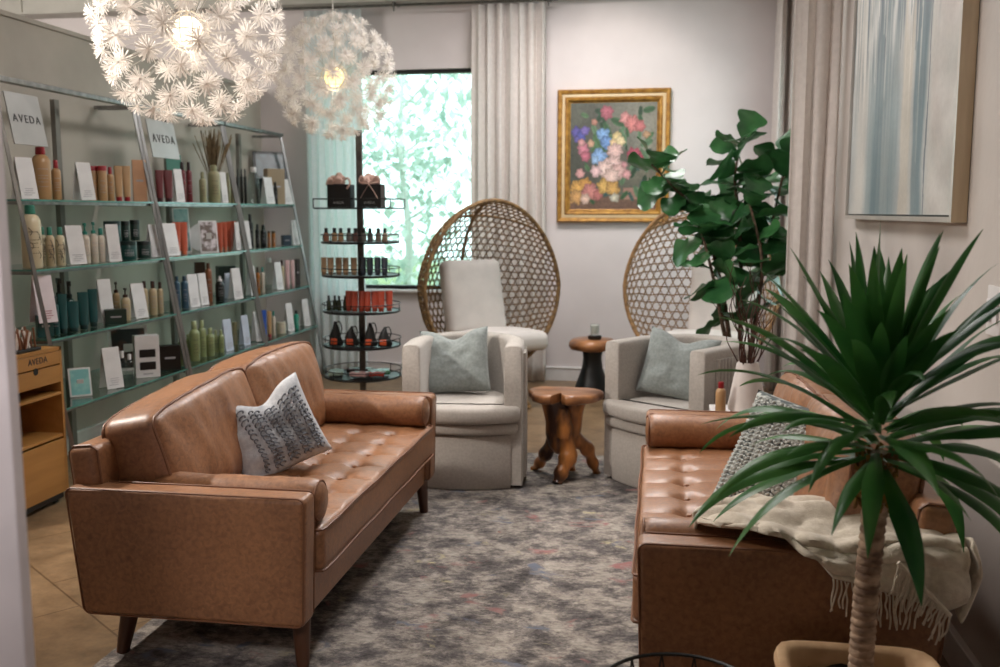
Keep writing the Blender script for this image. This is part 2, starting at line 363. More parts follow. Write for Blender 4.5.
# ================================================================ CURTAINS
def curtain(name, label, x0, x1, y, z0, z1, folds, amp, mat, seed, grp=None, yaw=0, flare=0):
    L_ = x1-x0; b = MB(); nu = folds*8
    def f(u, v):
        a = 2*PI*folds*u; am = amp*(.75+.4*fnoise((u*3, v*1.2, 0), 1, seed))
        x = (u-.5)*L_*(1+flare*(1-v)) + .012*fnoise((u*6, v*2, 3), 1, seed)
        return (x, am*math.sin(a + .9*fnoise((u*2, v*1.3, 5), 1, seed)) + .3*am*math.sin(2.3*a+1), z0+(z1-z0)*v)
    b.grid(f, nu, 22)
    o = b.build(name, mat, ang=80); o.location = ((x0+x1)/2, y, 0); o.rotation_euler.z = yaw
    so = o.modifiers.new('s', 'SOLIDIFY'); so.thickness = .003
    tag(o, label, 'curtain', grp); return o
curtain('curtain', 'white curtain hanging between the window and the flower painting', -1.62, -.99, 8.42, .02, 3.25, 7, .035, M['curtain'], 1, flare=.06)
curtain('curtain', 'pale backlit curtain at the left of the window beside the glass shelves', -3.12, -2.60, 8.42, .02, 3.25, 7, .018, M['sheer'], 2, flare=.03)
curtain('curtain', 'tall off-white curtain on the right wall between the leafy plant and abstract painting', .725, .985, 5.82, .03, 3.45, 3, .028, M['curtain'], 3)
curtain('curtain', 'narrow curtain in the far right corner beside the side window', 8.14, 8.5, .93, .03, 3.25, 5, .03, M['curtain'], 4).location = (.93, 8.34, 0)
bpy.data.objects['curtain.003'].rotation_euler.z = PI/2
t = thing('curtain_rod', 'thin dark curtain rod above the window', 'curtain rod', (-2.1, 8.40, 3.268))
MB().tube([(-1.35, 0, 0), (1.22, 0, 0)], .011).build('rod', M['dsteel'], t)
for x in (-.20, 1.14):
    b = MB(); b.box((x, .09, .02), (.02, .14, .012)); b.tube([(x, -.012, -.02), (x, -.012, .03)], .012); b.tube([(x, 0, 0), (x, 0, -.05)], .006)
    b.build('bracket', M['dsteel'], t)

# ================================================================ PAINTINGS
def frame_ring(b, w, h, prof):
    """prof: list of (inset, depth) from outside inwards; local x-z plane, front to -y"""
    rings = []
    for (i, d) in prof:
        rings.append([(-w/2+i, -d, -h/2+i), (w/2-i, -d, -h/2+i), (w/2-i, -d, h/2-i), (-w/2+i, -d, h/2-i)])
    for a, c in zip(rings, rings[1:]):
        for k in range(4): b._add([a[k], a[(k+1) % 4], c[(k+1) % 4], c[k]], [(0, 1, 2, 3)])
def paint_mat(name, rough=.45, lo=.78, hi=1.12, bs=.3):
    m, N, L, b = nodes(name); a = N.new('ShaderNodeVertexColor'); a.layer_name = 'paint'
    tc = N.new('ShaderNodeTexCoord'); n = N.new('ShaderNodeTexNoise'); n.inputs['Scale'].default_value = 45; n.inputs['Detail'].default_value = 6; L.new(tc.outputs['Object'], n.inputs['Vector'])
    mr = N.new('ShaderNodeMapRange'); mr.inputs[1].default_value = .3; mr.inputs[2].default_value = .7; mr.inputs[3].default_value = lo; mr.inputs[4].default_value = hi; L.new(n.outputs['Fac'], mr.inputs[0])
    mx = N.new('ShaderNodeVectorMath'); mx.operation = 'SCALE'; L.new(a.outputs[0], mx.inputs[0]); L.new(mr.outputs[0], mx.inputs['Scale']); L.new(mx.outputs[0], b.inputs['Base Color'])
    bp = N.new('ShaderNodeBump'); bp.inputs['Strength'].default_value = bs; bp.inputs['Distance'].default_value = .003; L.new(n.outputs['Fac'], bp.inputs['Height']); L.new(bp.outputs[0], b.inputs['Normal'])
    b.inputs['Roughness'].default_value = rough; return m
def canvas(parent, w, h, nu, nv, d, colfn, mat):
    b = MB(); b.grid(lambda u, v: ((u-.5)*w, -d, (v-.5)*h), nu, nv)
    o = b.build('canvas', mat, parent, smooth=False)
    ca = o.data.color_attributes.new('paint', 'FLOAT_COLOR', 'POINT')
    for i, v in enumerate(o.data.vertices): ca.data[i].color = colfn(v.co.x/w+.5, v.co.z/h+.5)
    return o
rnd = random.Random(5)
BL = []   # (x, y, r, colour, petals)
for x, y, r, c, p in [(.07, .73, .05, (92, 84, 168), 5), (.13, .70, .05, (84, 88, 178), 5), (.17, .74, .045, (120, 100, 180), 5), (.08, .66, .03, (100, 92, 170), 5),
    (.38, .70, .065, (122, 168, 222), 3), (.42, .63, .06, (108, 152, 216), 3), (.34, .50, .075, (132, 174, 228), 4), (.29, .47, .04, (150, 188, 232), 4),
    (.42, .91, .065, (188, 96, 112), 7), (.64, .85, .06, (216, 140, 136), 6), (.72, .80, .075, (222, 128, 124), 6), (.80, .78, .055, (206, 112, 112), 6),
    (.54, .68, .05, (236, 206, 140), 6), (.58, .64, .05, (240, 214, 160), 6), (.50, .62, .04, (232, 196, 140), 6),
    (.74, .50, .075, (214, 88, 112), 8), (.80, .47, .05, (196, 72, 96), 8),
    (.15, .57, .06, (206, 120, 138), 6), (.18, .50, .05, (198, 104, 124), 6), (.13, .63, .035, (216, 150, 150), 5), (.24, .62, .035, (214, 164, 130), 5),
    (.52, .55, .075, (232, 186, 178), 7), (.50, .42, .09, (238, 194, 186), 8), (.40, .38, .08, (240, 200, 190), 8), (.56, .36, .075, (230, 180, 172), 7), (.48, .31, .08, (236, 196, 184), 8),
    (.30, .36, .055, (236, 190, 190), 6), (.12, .34, .045, (230, 164, 160), 6), (.66, .33, .045, (222, 156, 156), 6), (.63, .42, .03, (216, 146, 150), 6),
    (.10, .20, .08, (232, 172, 84), 6), (.18, .24, .06, (226, 160, 76), 6), (.08, .12, .07, (222, 164, 96), 6), (.24, .17, .085, (214, 132, 124), 6), (.33, .14, .05, (204, 116, 112), 6),
    (.40, .22, .07, (232, 180, 92), 5), (.50, .20, .07, (226, 170, 88), 5), (.18, .10, .05, (230, 190, 170), 6), (.52, .11, .045, (206, 198, 176), 5), (.28, .82, .03, (190, 130, 110), 5), (.88, .70, .035, (196, 150, 110), 4)]:
    BL.append((x, y, r*1.28, c, p, rnd.uniform(0, 6)))
LF = [(rnd.uniform(.15, .92), rnd.uniform(.1, .93), rnd.uniform(.03, .09), rnd.uniform(0, 3.1), rnd.choice([(64, 104, 66), (84, 124, 80), (48, 80, 56), (96, 132, 96), (70, 100, 92)])) for _ in range(70)]
def flowercol(u, v):
    g = .5+.5*fnoise((u*4, v*4, 0), 1, 9); c = [70+30*g+30*u, 74+28*g+22*u, 66+22*g+18*u]
    if v > .55: k = max(0, 1-math.hypot(u-.85, (v-.75)*1.1)/.6); c = [x+k*40 for x in c]
    if v < .14: c = [112+20*g, 84+14*g, 70+10*g]
    if .62 < u < .93 and .10 < v < .20: c = [172, 126, 110]
    for (x, y, r, a, cc) in LF:
        dx, dy = u-x, v-y; X = dx*math.cos(a)+dy*math.sin(a); Y = -dx*math.sin(a)+dy*math.cos(a)
        if (X/r)**2+(Y/(r*.42))**2 < 1: c = [q*(.85+.3*abs(Y)/(r*.42)) for q in cc]
    for (x, y, r, cc, p, ph) in BL:
        dx, dy = u-x, (v-y)*1.15; d = math.hypot(dx, dy); a = math.atan2(dy, dx)
        rr = r*(.90+.10*math.cos(p*a+ph)+.22*fnoise((u*22, v*22, 0)))
        if d < rr: k = 1.04-.30*(d/rr)**2 + .10*math.sin(a*p*2+d*60); c = [min(250, q*k) for q in cc]
    g_ = sum(c)/3; c = [q*.80+g_*.20-6 for q in c]
    return lin([max(0, min(255, q)) for q in c])
t = thing('framed_painting', 'oil painting of a flower bouquet in a wide gilded frame on the back wall', 'painting', (-.41, YB-.002, 1.978))
b = MB(); frame_ring(b, .965, 1.135, [(0, 0), (0, .045), (.012, .058), (.034, .052), (.040, .038)]); b.mi = 1
frame_ring(b, .965, 1.135, [(.040, .038), (.062, .040), (.066, .036)]); b.mi = 0
frame_ring(b, .965, 1.135, [(.066, .036), (.075, .048), (.092, .044), (.108, .018), (.112, .016)])
b.build('gilded_frame', [M['gold'], M['liner']], t, smooth=False)
canvas(t, .745, .915, 120, 140, .015, flowercol, paint_mat('oil_paint'))
MB().box((0, -.006, 0), (.92, .012, 1.09)).build('backing', M['silverwood'], t, smooth=False)
# abstract painting on the right wall
def abscol(u, v):
    # u runs from the far (left) edge to the near (right) edge
    N1 = lambda a, b_, sd: fnoise((u*a, v*b_, 0), 1, sd)
    n = .5+.5*N1(10, 1.1, 3)+.35*N1(34, 1.8, 4)+.18*N1(90, 3, 6)
    g = .5+.5*N1(4, 4, 5)
    cream = [186+16*g, 184+14*g, 178+12*g]; blue = (132, 147, 150); teal = (100, 122, 129); pink = (206, 190, 184); grey = (156, 164, 166)
    mixc = lambda a, b_, k: [p*(1-k)+q*k for p, q in zip(a, b_)]
    cl = lambda k: max(0, min(1, k))
    sm = lambda e0, e1, x: (lambda t_: t_*t_*(3-2*t_))(cl((x-e0)/(e1-e0)))
    ur = u+.02*N1(20, 5, 7)
    c = cream
    c = mixc(c, grey, cl(.25+1.1*N1(7, 1.2, 9))*.8*(1-sm(.76, .84, ur)))
    low = sm(-.05, .15, .93+.25*N1(16, .2, 2)-v)
    c = mixc(c, blue, sm(.19, .23, ur)*(1-sm(.52, .56, ur))*low*cl(.45+n*.55))
    c = mixc(c, teal, sm(.27, .31, ur)*(1-sm(.45, .49, ur))*low*cl(1.3*n-.35))
    c = mixc(c, (198, 190, 176), sm(.56, .58, ur)*(1-sm(.64, .67, ur))*(1-sm(.80, .9, v))*.85)
    c = mixc(c, teal, sm(.67, .69, ur)*(1-sm(.75, .78, ur))*cl(.3+n*.8)*(1-sm(.9, .97, v)))
    c = mixc(c, pink, sm(.79, .84, ur)*cl(.35+N1(5, 3, 11)*1.3)*(v > .0))
    top = sm(.45, .75, v+.2*N1(12, 1, 12))*(1-sm(.80, .88, ur))
    c = mixc(c, (108, 120, 126), top*cl(N1(30, 2.6, 14)*3.0))
    c = mixc(c, (216, 214, 210), top*cl(N1(26, 4, 15)*2.0-.2))
    rc = random.Random(int((u+.006*N1(9, 3, 20))*95)); hh_, q_, kk = rc.uniform(.1, 1.1), rc.uniform(-1, 1), rc.uniform(.2, .8)
    act = (1-sm(.78, .86, u))*(.35+.65*sm(.3, .6, v))
    if v > hh_+.05*N1(40, 8, 21): c = mixc(c, (226, 222, 214) if q_ > .25 else ((92, 108, 116) if q_ < -.35 else c), kk*act*.75)
    k3 = cl(N1(8, 7, 30)*1.6)*sm(.80, .86, u); c = mixc(c, (222, 218, 212), k3*.7); c = mixc(c, (168, 160, 154), cl(N1(11, 9, 31)*1.5)*sm(.78, .9, u)*.5)
    if abs(ur-.785) < .004 and v < .8: c = (112, 120, 126)
    return lin([max(0, min(255, q)) for q in c])
t = thing('framed_painting', 'large abstract canvas of pale blue-grey vertical strokes on the right wall', 'painting', (XR-.002, 4.37, 2.085), -PI/2)
AW, AH = 1.88, 1.24
b = MB(); frame_ring(b, AW, AH, [(0, 0), (0, .05)]); b.mi = 1; frame_ring(b, AW, AH, [(0, .05), (.018, .052), (.018, .034)])
b.build('float_frame', [M['silverwood'], M['silver']], t, smooth=False)
canvas(t, AW-.05, AH-.05, 320, 120, .038, abscol, paint_mat('acrylic_paint', .5, .95, 1.04, .12))
b = MB(); b.box((0, -.018, 0), (AW-.036, .034, AH-.036)); b.build('backing', M['black'], t, smooth=False)
# switch plate
t = thing('switch_plate', 'off-white double switch plate on the right wall', 'light switch', (XR, 3.10, 1.205), -PI/2)
MB().box((0, -.004, 0), (.125, .008, .15), bev=.003).build('plate', M['trim'], t)
for x in (-.03, .03): MB().box((x, -.010, 0), (.034, .01, .068), bev=.002).build('rocker', M['card'], t)

# ================================================================ RUG
def rug_mat():
    m, N, L, b = nodes('rug_pile')
    tc = N.new('ShaderNodeTexCoord')
    def noise_(sc, det, st, dist=0, ro=.6):
        mp = N.new('ShaderNodeMapping'); mp.inputs['Scale'].default_value = st; L.new(tc.outputs['Object'], mp.inputs[0])
        n = N.new('ShaderNodeTexNoise'); n.inputs['Scale'].default_value = sc; n.inputs['Detail'].default_value = det; n.inputs['Distortion'].default_value = dist; n.inputs['Roughness'].default_value = ro
        L.new(mp.outputs[0], n.inputs['Vector']); return n
    def ramp(src, st):
        r = N.new('ShaderNodeValToRGB'); e = r.color_ramp.elements
        while len(e) < len(st): e.new(.5)
        for q, (p, c) in zip(e, st): q.position = p; q.color = lin(c)
        L.new(src, r.inputs[0]); return r
    def mix(f, a, c2, mode='MIX'):
        x = N.new('ShaderNodeMix'); x.data_type = 'RGBA'; x.blend_type = mode
        if hasattr(f, 'links'): L.new(f, x.inputs[0])
        else: x.inputs[0].default_value = f
        L.new(a, x.inputs[6])
        if hasattr(c2, 'links'): L.new(c2, x.inputs[7])
        else: x.inputs[7].default_value = lin(c2)
        return x.outputs[2]
    big = noise_(6.5, 15, (.9, 1.0, 1), .15, .78)
    base = ramp(big.outputs['Fac'], [(.34, (70, 67, 67)), (.43, (104, 99, 97)), (.49, (134, 127, 122)), (.54, (168, 159, 149)), (.62, (178, 171, 160)), (.72, (104, 102, 104))]).outputs[0]
    st = noise_(40, 9, (.7, 1.5, 1), .3, .7); stc = ramp(st.outputs['Fac'], [(.36, (120, 118, 118)), (.5, (205, 203, 203)), (.62, (255, 255, 255))]).outputs[0]
    base = mix(.6, base, stc, 'MULTIPLY')
    def patch(sc, off, th, col):
        nn = noise_(sc, 5, (.9, 1.3, 1), .8); nn.noise_dimensions = '4D'; nn.inputs['W'].default_value = off
        r = N.new('ShaderNodeValToRGB'); r.color_ramp.elements[0].position = th; r.color_ramp.elements[1].position = th+.07; L.new(nn.outputs['Fac'], r.inputs[0])
        return r.outputs[0]
    base = mix(patch(4.5, 3.3, .61, 0), base, (150, 106, 104))
    base = mix(patch(5.2, 9.1, .63, 0), base, (178, 168, 136))
    base = mix(patch(5.0, 14.2, .61, 0), base, (104, 108, 120))
    base = mix(patch(7.0, 21.2, .675, 0), base, (138, 84, 72))
    dk = noise_(5, 13, (.9, 1.2, 1), .1, .78); base = mix(1.0, base, ramp(dk.outputs['Fac'], [(.30, (120, 120, 122)), (.46, (255, 255, 255))]).outputs[0], 'MULTIPLY')
    L.new(base, b.inputs['Base Color']); b.inputs['Roughness'].default_value = .95; b.inputs['Specular IOR Level'].default_value = .15
    bp = N.new('ShaderNodeBump'); bp.inputs['Strength'].default_value = .6; bp.inputs['Distance'].default_value = .006; L.new(st.outputs['Fac'], bp.inputs['Height']); L.new(bp.outputs[0], b.inputs['Normal'])
    return m
o = MB().box((0, 0, .006), (2.72, 3.70, .012), bev=.004).build('area_rug', rug_mat()); o.location = (-.46, 4.02, 0)
tag(o, 'grey and cream distressed area rug with faded red patches between the sofas', 'rug')

# ================================================================ PILLOWS
def pillow_fn(w, h, t, chop, pinch, seed, side):
    def f(u, v):
        a = 2*u-1; c = 2*v-1
        T = t/2*max(0, (1-abs(a)**3.2))**.55*max(0, (1-abs(c)**3.2))**.55
        x = w/2*a*(1-pinch*(1-c*c)*abs(a)); z = h/2*c*(1-pinch*(1-a*a)*abs(c))
        k = math.exp(-(a/.42)**2)*max(0, (c+1)/2)**2.2
        z -= chop*k*h; T *= 1-.45*k*(1 if chop else 0)
        wr = .016*fnoise((a*2.4, c*2.4, side), 1, seed) + .007*fnoise((a*6, c*6, side), 1, seed+2)
        wr += (.006*math.sin(8*a+5*abs(c)+seed)*max(0, c)) if chop else 0
        e = (1-a**6)*(1-c**6)
        return Vector((x, -side*(T+wr*e*.9), z+h/2))
    return f
def pillow_mesh(w, h, t, chop=.14, pinch=.08, seed=1, n=34):
    b = MB()
    b.grid(pillow_fn(w, h, t, chop, pinch, seed, 1), n, n); b.grid(pillow_fn(w, h, t, chop, pinch, seed, -1), n, n)
    bmesh.ops.remove_doubles(b.bm, verts=list(b.bm.verts), dist=.0015); return b
def set_rot(o, tilt, rz): o.rotation_euler = (tilt, 0, rz)

# ================================================================ SOFAS
SL = 1.85
def rect_loop(x0, x1, z0, z1, y, r, skew=0, k=5):
    pts = []
    for cx, cz, a0 in ((x1-r, z1-r, 0), (x0+r, z1-r, 90), (x0+r, z0+r, 180), (x1-r, z0+r, 270)):
        for i in range(k+1):
            a = R(a0+90*i/k); x = cx+r*math.cos(a); z = cz+r*math.sin(a)
            pts.append((x, y, z))
    return pts
def skewx(p):   # the arm panel is wider at the top than at the bottom
    q = (p[2]-.16)/.43; s = (1-q)*.046
    cx = -.41; return Vector((p[0] + (s if p[0] < cx else -s*.3), p[1], p[2]))
def make_sofa(label, loc, rz, tuft=(-.135, -.31)):
    t = thing('leather_sofa', label, 'sofa', loc, rz)
    Lm = M['leather']
    # base rail
    MB().rbox((-.40, SL/2, .225), (.72, SL-.14, .15), .012, (4, 10, 2)).build('base_rail', Lm, t)
    # arms
    for yc, sg in ((.052, -1), (SL-.052, 1)):
        b = MB(); b.rbox((-.415, yc, .375), (.83, .104, .43), .022, (14, 3, 8), rot=None,
             fn=lambda p, q: p + Vector((0, .006*fnoise((p.x*5, p.z*5, yc)), .003*fnoise((p.x*6, p.y*6, 1)))))
        for v in b.bm.verts: v.co = skewx(v.co)
        a = b.build('arm', Lm, t)
        for yy in (yc+sg*.048, yc-sg*.048):
            lp = [skewx(p) for p in rect_loop(-.826, -.004, .164, .589, yy, .024)]
            MB().tube(lp, .0034, 6, closed=True).build('piping', M['piping'], a)
    # bolsters
    for yc in (.185, SL-.185):
        b = MB(); rr = .074; prof = []
        xs = [(-.60, .0), (-.60, .05), (-.585, .068), (-.56, rr)] + [(-.56+.5*i/10, rr+.002*math.sin(i*1.7)) for i in range(1, 10)] + [(-.045, rr), (-.018, .068), (-.004, .05), (-.0, .0)]
        nn = 22; vs = []
        for (x, r_) in xs:
            for j in range(nn):
                a_ = 2*PI*j/nn; vs.append((x, yc+r_*math.cos(a_)*.95, .532+r_*math.sin(a_)+.003*fnoise((x*8, a_, 0))))
        fs = [(i*nn+j, i*nn+(j+1) % nn, (i+1)*nn+(j+1) % nn, (i+1)*nn+j) for i in range(len(xs)-1) for j in range(nn)]
        b._add(vs, fs); bmesh.ops.remove_doubles(b.bm, verts=list(b.bm.verts), dist=.0008)
        bo = b.build('bolster', Lm, t, ang=60)
        MB().tube([(-.016, yc+.067*math.cos(a_)*.95, .532+.067*math.sin(a_)) for a_ in [2*PI*j/24 for j in range(24)]], .0042, 6, closed=True).build('piping', M['piping'], bo)
    # seat
    ys = [.36+.19*k for k in range(7)]
    def seat(p, q):
        if q.z > .3:
            x, y = p.x-.325, p.y+SL/2; d = 0
            ed = min(1, (1-abs(q.x))*4.0)*min(1, (1-abs(q.y))*9)
            pf = .016*(1-q.x**4)
            for yk in ys:
                cr = math.exp(-((y-yk)/.012)**2); d += .0075*cr*(1 if x > tuft[-1]-.05 else .3)
                d += .006*math.exp(-((y-yk)/.05)**2)
                for xk in tuft: d += .026*math.exp(-(((x-xk)**2+(y-yk)**2)/.032**2))
            for xk in tuft: d += .0045*math.exp(-((x-xk)/.012)**2) + .004*math.exp(-((x-xk)/.05)**2)
            p.z += (pf-d)*max(0, ed) + .004*fnoise((x*9, y*9, 0))
        return p
    s = MB(); s.rbox((-.318, SL/2, .378), (.66, SL-.245, .15), .028, (40, 170, 3), fn=seat); so = s.build('seat_cushion', Lm, t, ang=80)
    for z in (.449, .308):
        MB().tube([(-.6, .128, z), (-.01, .128, z), (.006, .133, z), (.012, .15, z)] + [(.012+.002*math.sin(k), .15+(SL-.30)*k/20, z) for k in range(1, 20)] + [(.012, SL-.15, z), (.006, SL-.133, z), (-.01, SL-.128, z), (-.6, SL-.128, z)], .0048, 6).build('piping', M['piping'], so)
    for xk in tuft:
        for yk in ys:
            MB().lathe([(.002, .003), (.009, .002), (.011, -.002), (.008, -.006)][::-1], (xk, yk, .449), 10).build('button', Lm, so)
    # back frame
    rot = Matrix.Rotation(R(-6), 3, 'Y')
    bk = MB(); bk.rbox((-.765, SL/2, .44), (.11, SL-.10, .56), .03, (3, 12, 6), rot=rot); bf = bk.build('back_frame', Lm, t)
    for y in (.065, SL-.065):
        MB().tube([rot @ Vector(p) + Vector((-.765, 0, .44)) for p in [(.05, y, -.25), (.05, y, .26), (.03, y, .278), (-.03, y, .278), (-.05, y, .26), (-.05, y, -.25)]], .0045, 6).build('piping', M['piping'], bf)
    # back cushions
    cw = (SL-.28)/2
    for k, yc in enumerate((.15+cw/2, SL-.15-cw/2)):
        sd = k*3+int(abs(loc[1])*10)
        def puff(p, q, sd=sd, k=k):
            e = (1-q.y**4)*(1-q.z**4)
            p.x += (.045 if q.x > 0 else -.02)*e*(1 if abs(q.x) > .3 else 0)
            p.z -= (.055*(1-q.y)/2*(.5+.5*q.z) if k == 0 else 0)
            p.z += .012*(1-q.y**2)*(1 if q.z > .5 else 0) - (.026*abs(q.y)**5 if q.z > 0 else 0)
            wv = .018*fnoise((p.x*3, p.y*4, p.z*4), 1, sd)+.010*fnoise((p.y*16+p.z*6, p.z*5, 2), 1, sd)
            edge = max(abs(q.y), abs(q.z)); wv += .005*math.sin(60*(p.y+p.z*.3))*max(0, edge-.65)
            p.x += wv; p.y += .006*fnoise((p.z*8, p.x*8, 1), 1, sd); return p
        rt = Matrix.Rotation(R(-12), 3, 'Y')
        cc = Vector((-.655, yc, .645)); dz = Vector((.21, cw-.008, .43))
        cb = MB(); cb.rbox(cc, dz, .04, (4, 44, 24), fn=puff, rot=rt); co = cb.build('back_cushion', Lm, t, ang=80)
        for sx in (.086, -.086):
            lp = []
            for p in rect_loop(-cw/2+.016, cw/2-.016, -.2015, .2015, 0, .03, k=6):
                # subdivide-friendly loop follows the puffed seam
                q = Vector((0, p[0]/(cw/2), p[2]/.215)); v = Vector((sx*1.12, p[0]*1.012, p[2]*1.012))
                lp.append(v)
            dn = []
            for i in range(len(lp)):
                a, c = lp[i], lp[(i+1) % len(lp)]
                m = max(1, int((c-a).length/.03))
                for j in range(m): dn.append(a.lerp(c, j/m))
            out = []
            for v in dn:
                q = Vector((sx/.105, v.y/(cw/2), v.z/.215)); w = puff(v.copy(), q); out.append(rt @ w + cc)
            MB().tube(out, .0055, 6, closed=True).build('piping', M['piping'], co)
    # legs
    for (x, y, sx, sy) in ((-.055, .085, .006, -.01), (-.06, SL-.10, .01, .01), (-.66, .09, -.035, -.01), (-.66, SL-.09, -.035, .01)):
        MB().tube([(x, y, .17), (x+sx*.5, y+sy*.5, .085), (x+sx, y+sy, .0)], [.032, .027, .021], 14).build('leg', M['walnut'], t)
    return t
make_sofa('tan leather sofa on the left with a grey tufted pillow, before the product shelves', (-1.085, 2.83, .012), 0)
make_sofa('tan leather sofa on the right along the wall with a cream throw on its arm', (-.045, 2.59+SL, .012), PI, tuft=(-.165,))

# grey tufted pillow on the left sofa
t = thing('throw_pillow', 'grey cotton pillow with rows of yarn loops leaning on the left sofa', 'pillow', (-1.43, 3.60, .480))
t.rotation_mode = 'XYZ'
PW, PH, PT = .385, .35, .14
pillow_mesh(PW, PH, PT, .16, .06, 3).build('cover', M['bluegrey'], t, ang=80)
fn_ = pillow_fn(PW, PH, PT, .16, .06, 3, 1)
b = MB(); rnd = random.Random(3)
for ci, u0 in enumerate([.22, .33, .39, .50, .56, .66, .72, .82, .88]):
    for k in range(13):
        v0 = .10+.062*k; 
        if v0 > .93: continue
        c = fn_(u0+.015*math.sin(v0*6), v0); e = fn_(u0+.02+.015*math.sin(v0*6), v0)
        ta = (e-c).normalized(); up = (fn_(u0, min(1, v0+.02))-c).normalized(); nrm = Vector((0, -1, 0))
        rr = .0095+rnd.uniform(-.002, .003)
        lp = [c + nrm*(.004+.010*math.sin(PI*j/8)) + ta*(rr*1.1*math.cos(PI*j/8*1.4)) + up*(rr*math.sin(PI*j/8*1.4)) for j in range(9)]
        b.tube(lp, .0032, 5)
b.build('yarn_loops', M['loop'], t)
t.rotation_euler = (R(-20), R(-17), R(48))

# knit pillow on the right sofa
t = thing('throw_pillow', 'grey and white knitted pillow on the right sofa behind the cream throw', 'pillow', (.40, 3.22, .475))
pillow_mesh(.50, .42, .17, 0, .05, 8).build('cover', M['knit'], t, ang=80)
fn_ = pillow_fn(.50, .42, .17, 0, .05, 8, 1); b = MB()
for ci in range(16):
    for k in range(24):
        u0 = .05+.059*ci; v0 = .03+.038*k; c = fn_(u0, v0)
        for s_ in (-1, 1):
            e = fn_(min(.99, max(.01, u0+s_*.026)), min(.99, v0+.030)); b.tube([c+Vector((0, -.001, 0)), c.lerp(e, .5)+Vector((0, -.004, 0)), e+Vector((0, 0, 0))], [.003, .0055, .003], 6)
b.build('knit_ribs', pm('pale_wool', (198, 200, 196), (176, 180, 176), 60, .95, bump=.5, bscale=200), t)
t.rotation_euler = (R(-30), R(10), R(-32))

# ================================================================ THROW BLANKET
t = thing('throw_blanket', 'cream fringed throw draped over the near arm of the right sofa', 'blanket')
HEM = [(0, .615), (.35, .607), (.44, .59), (.50, .545), (.62, .53), (.8, .50), (.92, .47), (1, .50)]
def lerp_tab(T, x):
    for (a, va), (b_, vb) in zip(T, T[1:]):
        if x <= b_: return va+(vb-va)*(x-a)/(b_-a)
    return T[-1][1]
def throw_fn(u, v):
    x = .12+.68*u
    hem = lerp_tab(HEM, u)
    top = .632+.014*math.sin(u*9)
    y0 = 2.93+.12*math.sin(PI*min(1, u*1.1)); 
    P_ = [(y0, .50), (y0-.05, .57), (2.86, .655), (2.79, .665), (2.70, top), (2.60, top-.004), (2.572, top-.03), (2.562, hem+(top-hem)*.5), (2.555, hem)]
    k_ = max(0, min(1, (.42-u)/.10)); k_ = k_*k_*(3-2*k_)
    Q_ = [None]*6+[(2.655, top+.004), (2.645, top-.004), (2.64, top-.008)]
    P_ = [p if q is None else (p[0]*(1-k_)+q[0]*k_, p[1]*(1-k_)+q[1]*k_) for p, q in zip(P_, Q_)]
    s = v*(len(P_)-1); i = min(int(s), len(P_)-2); f = s-i
    y = P_[i][0]*(1-f)+P_[i+1][0]*f; z = P_[i][1]*(1-f)+P_[i+1][1]*f
    if u < .22: q_ = (u/.22)**.7; y = 2.73+(y-2.73)*q_; z = .628+(z-.628)*(.25+.75*q_)
    fold = .012*fnoise((u*5+v*3.2, v*2.2-u*3, 0), 1, 4)+.008*math.sin(26*(u*.45+v*.9)+3*fnoise((u*2, v*2, 1)))+.006*math.sin(44*(v*.7-u*.5)+4*fnoise((u*3, v*3, 5)))
    z += abs(fold)*1.0 if v < .72 else abs(fold)*.15
    y -= (abs(fold)*1.3 if v > .6 else 0)
    return Vector((x+.012*fnoise((u*3, v*6, 7)), y, z+.006))
b = MB(); b.grid(throw_fn, 90, 70); o = b.build('cloth', M['throw'], t, ang=80)
so = o.modifiers.new('s', 'SOLIDIFY'); so.thickness = .007; so.offset = 1
# corner that falls behind the arm towards the wall
def fall_fn(u, v):
    y = 2.545+.30*u; P0 = throw_fn(1, .95)
    x = .795+.02*math.sin(PI*min(1, .1+v*.9)) ; z = .655-(.20-.06*u)*v
    return Vector((x+.014*math.sin(u*9+v*4), y-.01*math.sin(v*8), z+.01*math.sin(u*12)))
b = MB(); b.grid(fall_fn, 20, 24); o = b.build('cloth_corner', M['throw'], t, ang=80); so = o.modifiers.new('s', 'SOLIDIFY'); so.thickness = .007
rnd = random.Random(12); b = MB()
def strand(p, ln, dx=0):
    q = [Vector(p)]
    for k in range(4): q.append(q[-1]+Vector((dx/4+rnd.uniform(-.006, .006), rnd.uniform(-.004, .003), -ln/4)))
    b.tube(catmull(q, 3), .0024, 5)
for i in range(22):
    u = .50+.30*i/21; p = throw_fn(u, 1)-Vector((0, .004, 0)); strand(p, rnd.uniform(.07, .10))
# second fringe edge running diagonally down the front of the cloth
for i in range(30):
    f = i/29; p = Vector((.62+.13*f, 2.530-.01*f, .61-.13*f)); strand(p, rnd.uniform(.05, .11), -.02)
b.build('fringe', M['throw'], t)
b = MB(); b.tube([(.62+.13*f/10, 2.530-.01*f/10, .61-.13*f/10) for f in range(11)], .006, 6); b.build('braided_edge', M['throw'], t)

